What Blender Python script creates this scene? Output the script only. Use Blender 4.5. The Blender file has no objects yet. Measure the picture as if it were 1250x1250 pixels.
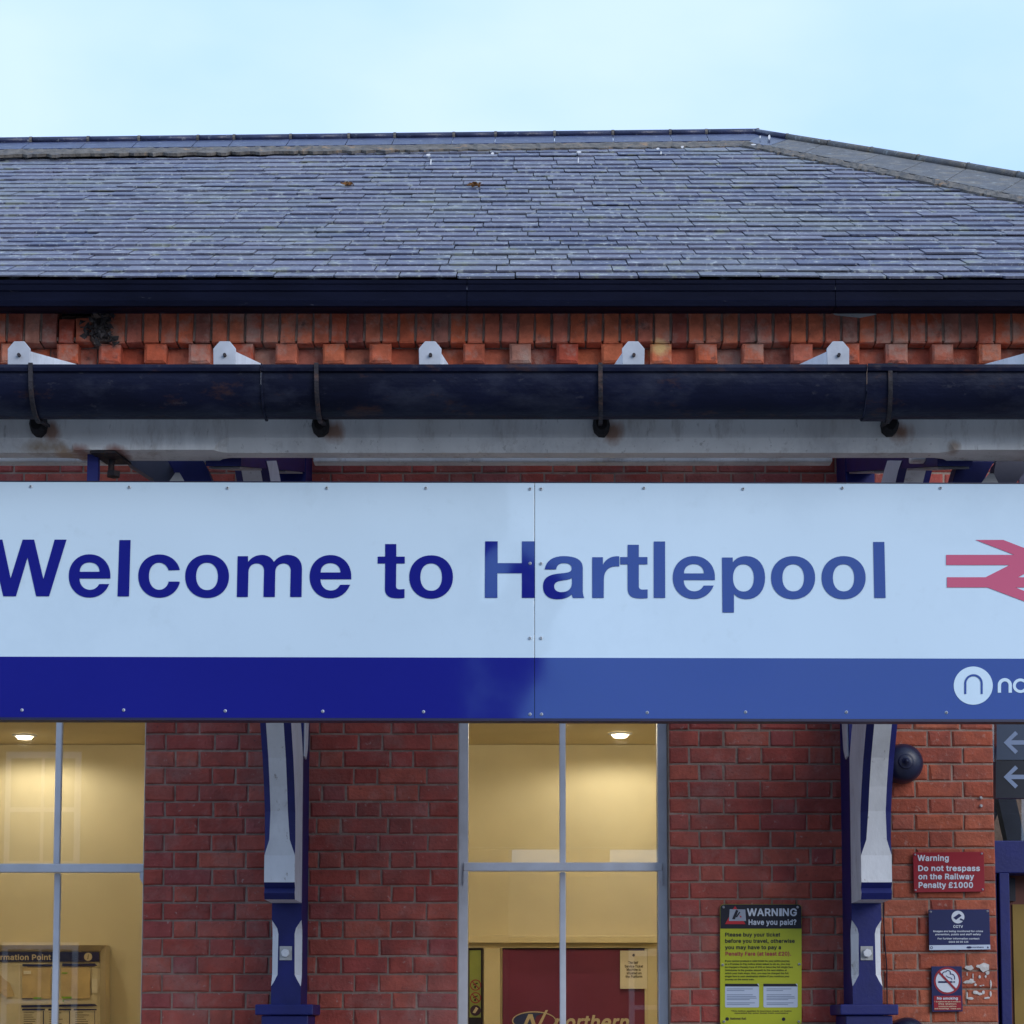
import bpy, math, random
from mathutils import Vector
R = random.Random(7)
S = bpy.context.scene
C = S.collection
# ------------------------------------------------------------------ camera
F = 2500.0; PX = 645.0
PITCH = math.atan(0.089)
PY = 1250.0 - F * 0.089
CAM = Vector((0, -10, 1.6))
cd = bpy.data.cameras.new('camera'); cam = bpy.data.objects.new('camera', cd); C.objects.link(cam)
cam.location = CAM; cam.rotation_euler = (math.pi / 2 + PITCH, 0, 0)
cd.sensor_fit = 'HORIZONTAL'; cd.sensor_width = 36; cd.lens = 36 * F / 1250
cd.shift_x = (625 - PX) / 1250; cd.shift_y = (PY - 625) / 1250
cd.clip_start = 0.1; cd.clip_end = 2000
S.camera = cam
# ------------------------------------------------------------------ world, sun
SUN_EL, SUN_AZ = 25, 140          # behind the photographer, a little to the left
w = bpy.data.worlds.new('World'); S.world = w; w.use_nodes = True
nt = w.node_tree; nt.nodes.clear(); N = nt.nodes.new; L = nt.links.new
sky = N('ShaderNodeTexSky'); sky.sky_type = 'NISHITA'; sky.sun_disc = False
sky.sun_elevation = math.radians(SUN_EL); sky.sun_rotation = math.radians(SUN_AZ)
sky.air_density = 1.0; sky.dust_density = 0.6; sky.ozone_density = 2.0
tc = N('ShaderNodeTexCoord')
mp = N('ShaderNodeMapping'); mp.inputs['Scale'].default_value = (1, 1, 2.2); mp.inputs['Location'].default_value = (3.72, 0.1, 0.5)
ns = N('ShaderNodeTexNoise'); ns.inputs['Scale'].default_value = 4.2; ns.inputs['Detail'].default_value = 5; ns.inputs['Roughness'].default_value = 0.45
rp = N('ShaderNodeValToRGB')
rp.color_ramp.elements[0].position = 0.30; rp.color_ramp.elements[0].color = (0.53, 0.80, 1.26, 1)
rp.color_ramp.elements[1].position = 0.56; rp.color_ramp.elements[1].color = (0.71, 0.92, 1.28, 1)
sc_ = N('ShaderNodeVectorMath'); sc_.operation = 'SCALE'; sc_.inputs['Scale'].default_value = 9.6
mx = N('ShaderNodeMixRGB'); mx.inputs['Fac'].default_value = 0.82
bg = N('ShaderNodeBackground'); bg.inputs['Strength'].default_value = 0.1
out = N('ShaderNodeOutputWorld')
L(tc.outputs['Generated'], mp.inputs['Vector']); L(mp.outputs[0], ns.inputs['Vector']); L(ns.outputs['Fac'], rp.inputs[0])
L(rp.outputs[0], sc_.inputs[0]); L(sky.outputs[0], mx.inputs[1]); L(sc_.outputs[0], mx.inputs[2])
L(mx.outputs[0], bg.inputs[0]); L(bg.outputs[0], out.inputs[0])
sd = bpy.data.lights.new('sun', 'SUN'); so = bpy.data.objects.new('sun', sd); C.objects.link(so)
sd.energy = 1.5; sd.angle = math.radians(36); sd.color = (1.0, 0.97, 0.93)
az = math.radians(SUN_AZ); el = math.radians(SUN_EL)
sdir = Vector((math.sin(az) * math.cos(el), math.cos(az) * math.cos(el), math.sin(el)))
so.rotation_euler = (-sdir).to_track_quat('-Z', 'Y').to_euler()
so.location = (-5, -12, 15)
S.view_settings.view_transform = 'Standard'; S.view_settings.look = 'None'
S.view_settings.exposure = 0.30; S.view_settings.gamma = 1.0; S.view_settings.use_curve_mapping = False
S.cycles.max_bounces = 8

# ------------------------------------------------------------------ projection helpers
cp, sp = math.cos(PITCH), math.sin(PITCH)
def ray(px, py):
    a = (px - PX) / F; b = (PY - py) / F
    return Vector((a, cp - sp * b, sp + cp * b))
def pt(px, py, Y):
    d = ray(px, py); return CAM + d * ((Y - CAM.y) / d.y)
def ptp(px, py, pl):
    p0, n = pl; d = ray(px, py); return CAM + d * ((p0 - CAM).dot(n) / d.dot(n))
def yplane(Y): return (Vector((0, Y, 0)), Vector((0, -1, 0)))

# ------------------------------------------------------------------ object helpers
def world_origin(o):
    v = Vector((0, 0, 0))
    while o: v += o.location; o = o.parent
    return v
def link(o, parent=None):
    C.objects.link(o)
    if parent: o.parent = parent; o.location = o.location - world_origin(parent)
    return o
def props(o, label=None, cat=None, group=None, kind=None):
    if label: o['label'] = label
    if cat: o['category'] = cat
    if group: o['group'] = group
    if kind: o['kind'] = kind
    return o
def thing(name, loc, label, cat, group=None):
    o = bpy.data.objects.new(name, None); o.location = loc; o.empty_display_size = 0.1; C.objects.link(o)
    return props(o, label, cat, group)
class MB:
    def __init__(s): s.v = []; s.f = []; s.mi = []; s.rn = []
    def face(s, pts, mi=0, r=0.0):
        n = len(s.v); s.v += [tuple(p) for p in pts]; s.f.append(tuple(range(n, n + len(pts)))); s.mi.append(mi); s.rn.append(r)
    def raw(s, v, f, mi=0, r=0.0):
        n = len(s.v); s.v += [tuple(p) for p in v]
        for q in f: s.f.append(tuple(i + n for i in q)); s.mi.append(mi); s.rn.append(r)
    def box(s, x0, x1, y0, y1, z0, z1, mi=0, r=0.0):
        v = [(x0,y0,z0),(x1,y0,z0),(x1,y1,z0),(x0,y1,z0),(x0,y0,z1),(x1,y0,z1),(x1,y1,z1),(x0,y1,z1)]
        s.raw(v, [(0,3,2,1),(4,5,6,7),(0,1,5,4),(1,2,6,5),(2,3,7,6),(3,0,4,7)], mi, r); return s
    def prism(s, front, back, mi=0, r=0.0):        # two matching loops
        n = len(front); s.raw(list(front) + list(back), [tuple(range(n)), tuple(range(2*n-1, n-1, -1))] + [(i, i+n, (i+1) % n + n, (i+1) % n) for i in range(n)], mi, r); return s
    def tube(s, pts, rad, k=8, mi=0, cap=True, up=None):
        pts = [Vector(p) for p in pts]; rings = []
        for i, p in enumerate(pts):
            t = (pts[min(i+1, len(pts)-1)] - pts[max(i-1, 0)]).normalized()
            a = t.orthogonal().normalized() if up is None else t.cross(Vector(up)).normalized()
            b = t.cross(a); rr = rad[i] if isinstance(rad, (list, tuple)) else rad
            rings.append([p + (a * math.cos(q * 2 * math.pi / k) + b * math.sin(q * 2 * math.pi / k)) * rr for q in range(k)])
        v = [q for r_ in rings for q in r_]; f = []
        for i in range(len(pts) - 1):
            for q in range(k): f.append((i*k+q, i*k+(q+1) % k, (i+1)*k+(q+1) % k, (i+1)*k+q))
        if cap: f.append(tuple(range(k-1, -1, -1))); f.append(tuple((len(pts)-1)*k+q for q in range(k)))
        s.raw(v, f, mi); return s
    def mesh(s, name, mats, smooth=False, attr=False):
        me = bpy.data.meshes.new(name); me.from_pydata(s.v, [], s.f)
        for m in (mats if isinstance(mats, (list, tuple)) else [mats]): me.materials.append(m)
        me.polygons.foreach_set('material_index', s.mi)
        if smooth: me.polygons.foreach_set('use_smooth', [True] * len(s.f))
        if attr:
            a = me.attributes.new('rnd', 'FLOAT', 'FACE'); a.data.foreach_set('value', s.rn)
        me.update(); return me
    def build(s, name, mats, parent=None, smooth=False, attr=False, bevel=0, fixn=True):
        me = s.mesh(name, mats, smooth, attr)
        if fixn:
            import bmesh
            bm = bmesh.new(); bm.from_mesh(me); bmesh.ops.remove_doubles(bm, verts=bm.verts, dist=1e-6); bmesh.ops.recalc_face_normals(bm, faces=bm.faces); bm.to_mesh(me); bm.free()
        o = bpy.data.objects.new(name, me); link(o, parent)
        if bevel:
            b = o.modifiers.new('bevel', 'BEVEL'); b.width = bevel; b.segments = 2; b.limit_method = 'ANGLE'; b.angle_limit = math.radians(40)
        return o

# flat shapes given in photograph pixels, laid on a real plane
def fill_polys(polys, offset=0.0):
    cu = bpy.data.curves.new('tmp', 'CURVE'); cu.dimensions = '2D'; cu.fill_mode = 'BOTH'; cu.offset = offset
    for P in polys:
        sp_ = cu.splines.new('POLY'); sp_.points.add(len(P) - 1)
        for i, (x, y) in enumerate(P): sp_.points[i].co = (x, -y, 0, 1)
        sp_.use_cyclic_u = True
    o = bpy.data.objects.new('tmp', cu); C.objects.link(o)
    dg = bpy.context.evaluated_depsgraph_get(); dg.update()
    me = bpy.data.meshes.new_from_object(o.evaluated_get(dg))
    v = [(p.co.x, -p.co.y) for p in me.vertices]; f = [tuple(q.vertices) for q in me.polygons]
    bpy.data.objects.remove(o); bpy.data.curves.remove(cu); bpy.data.meshes.remove(me)
    return v, f
def onplane(name, v, f, pl, off, m, parent):
    n = pl[1]; mb = MB()
    P = [ptp(x, y, pl) + n * off for x, y in v]
    FF = []
    for q in f:
        nn = (P[q[1]] - P[q[0]]).cross(P[q[2]] - P[q[0]])
        FF.append(q if nn.dot(n) > 0 else tuple(reversed(q)))
    mb.raw(P, FF); return mb.build(name, m, parent, fixn=False)
def shape(name, polys, pl, off, m, parent): 
    v, f = fill_polys(polys); return onplane(name, v, f, pl, off, m, parent)
_tc = {}
import json
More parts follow.
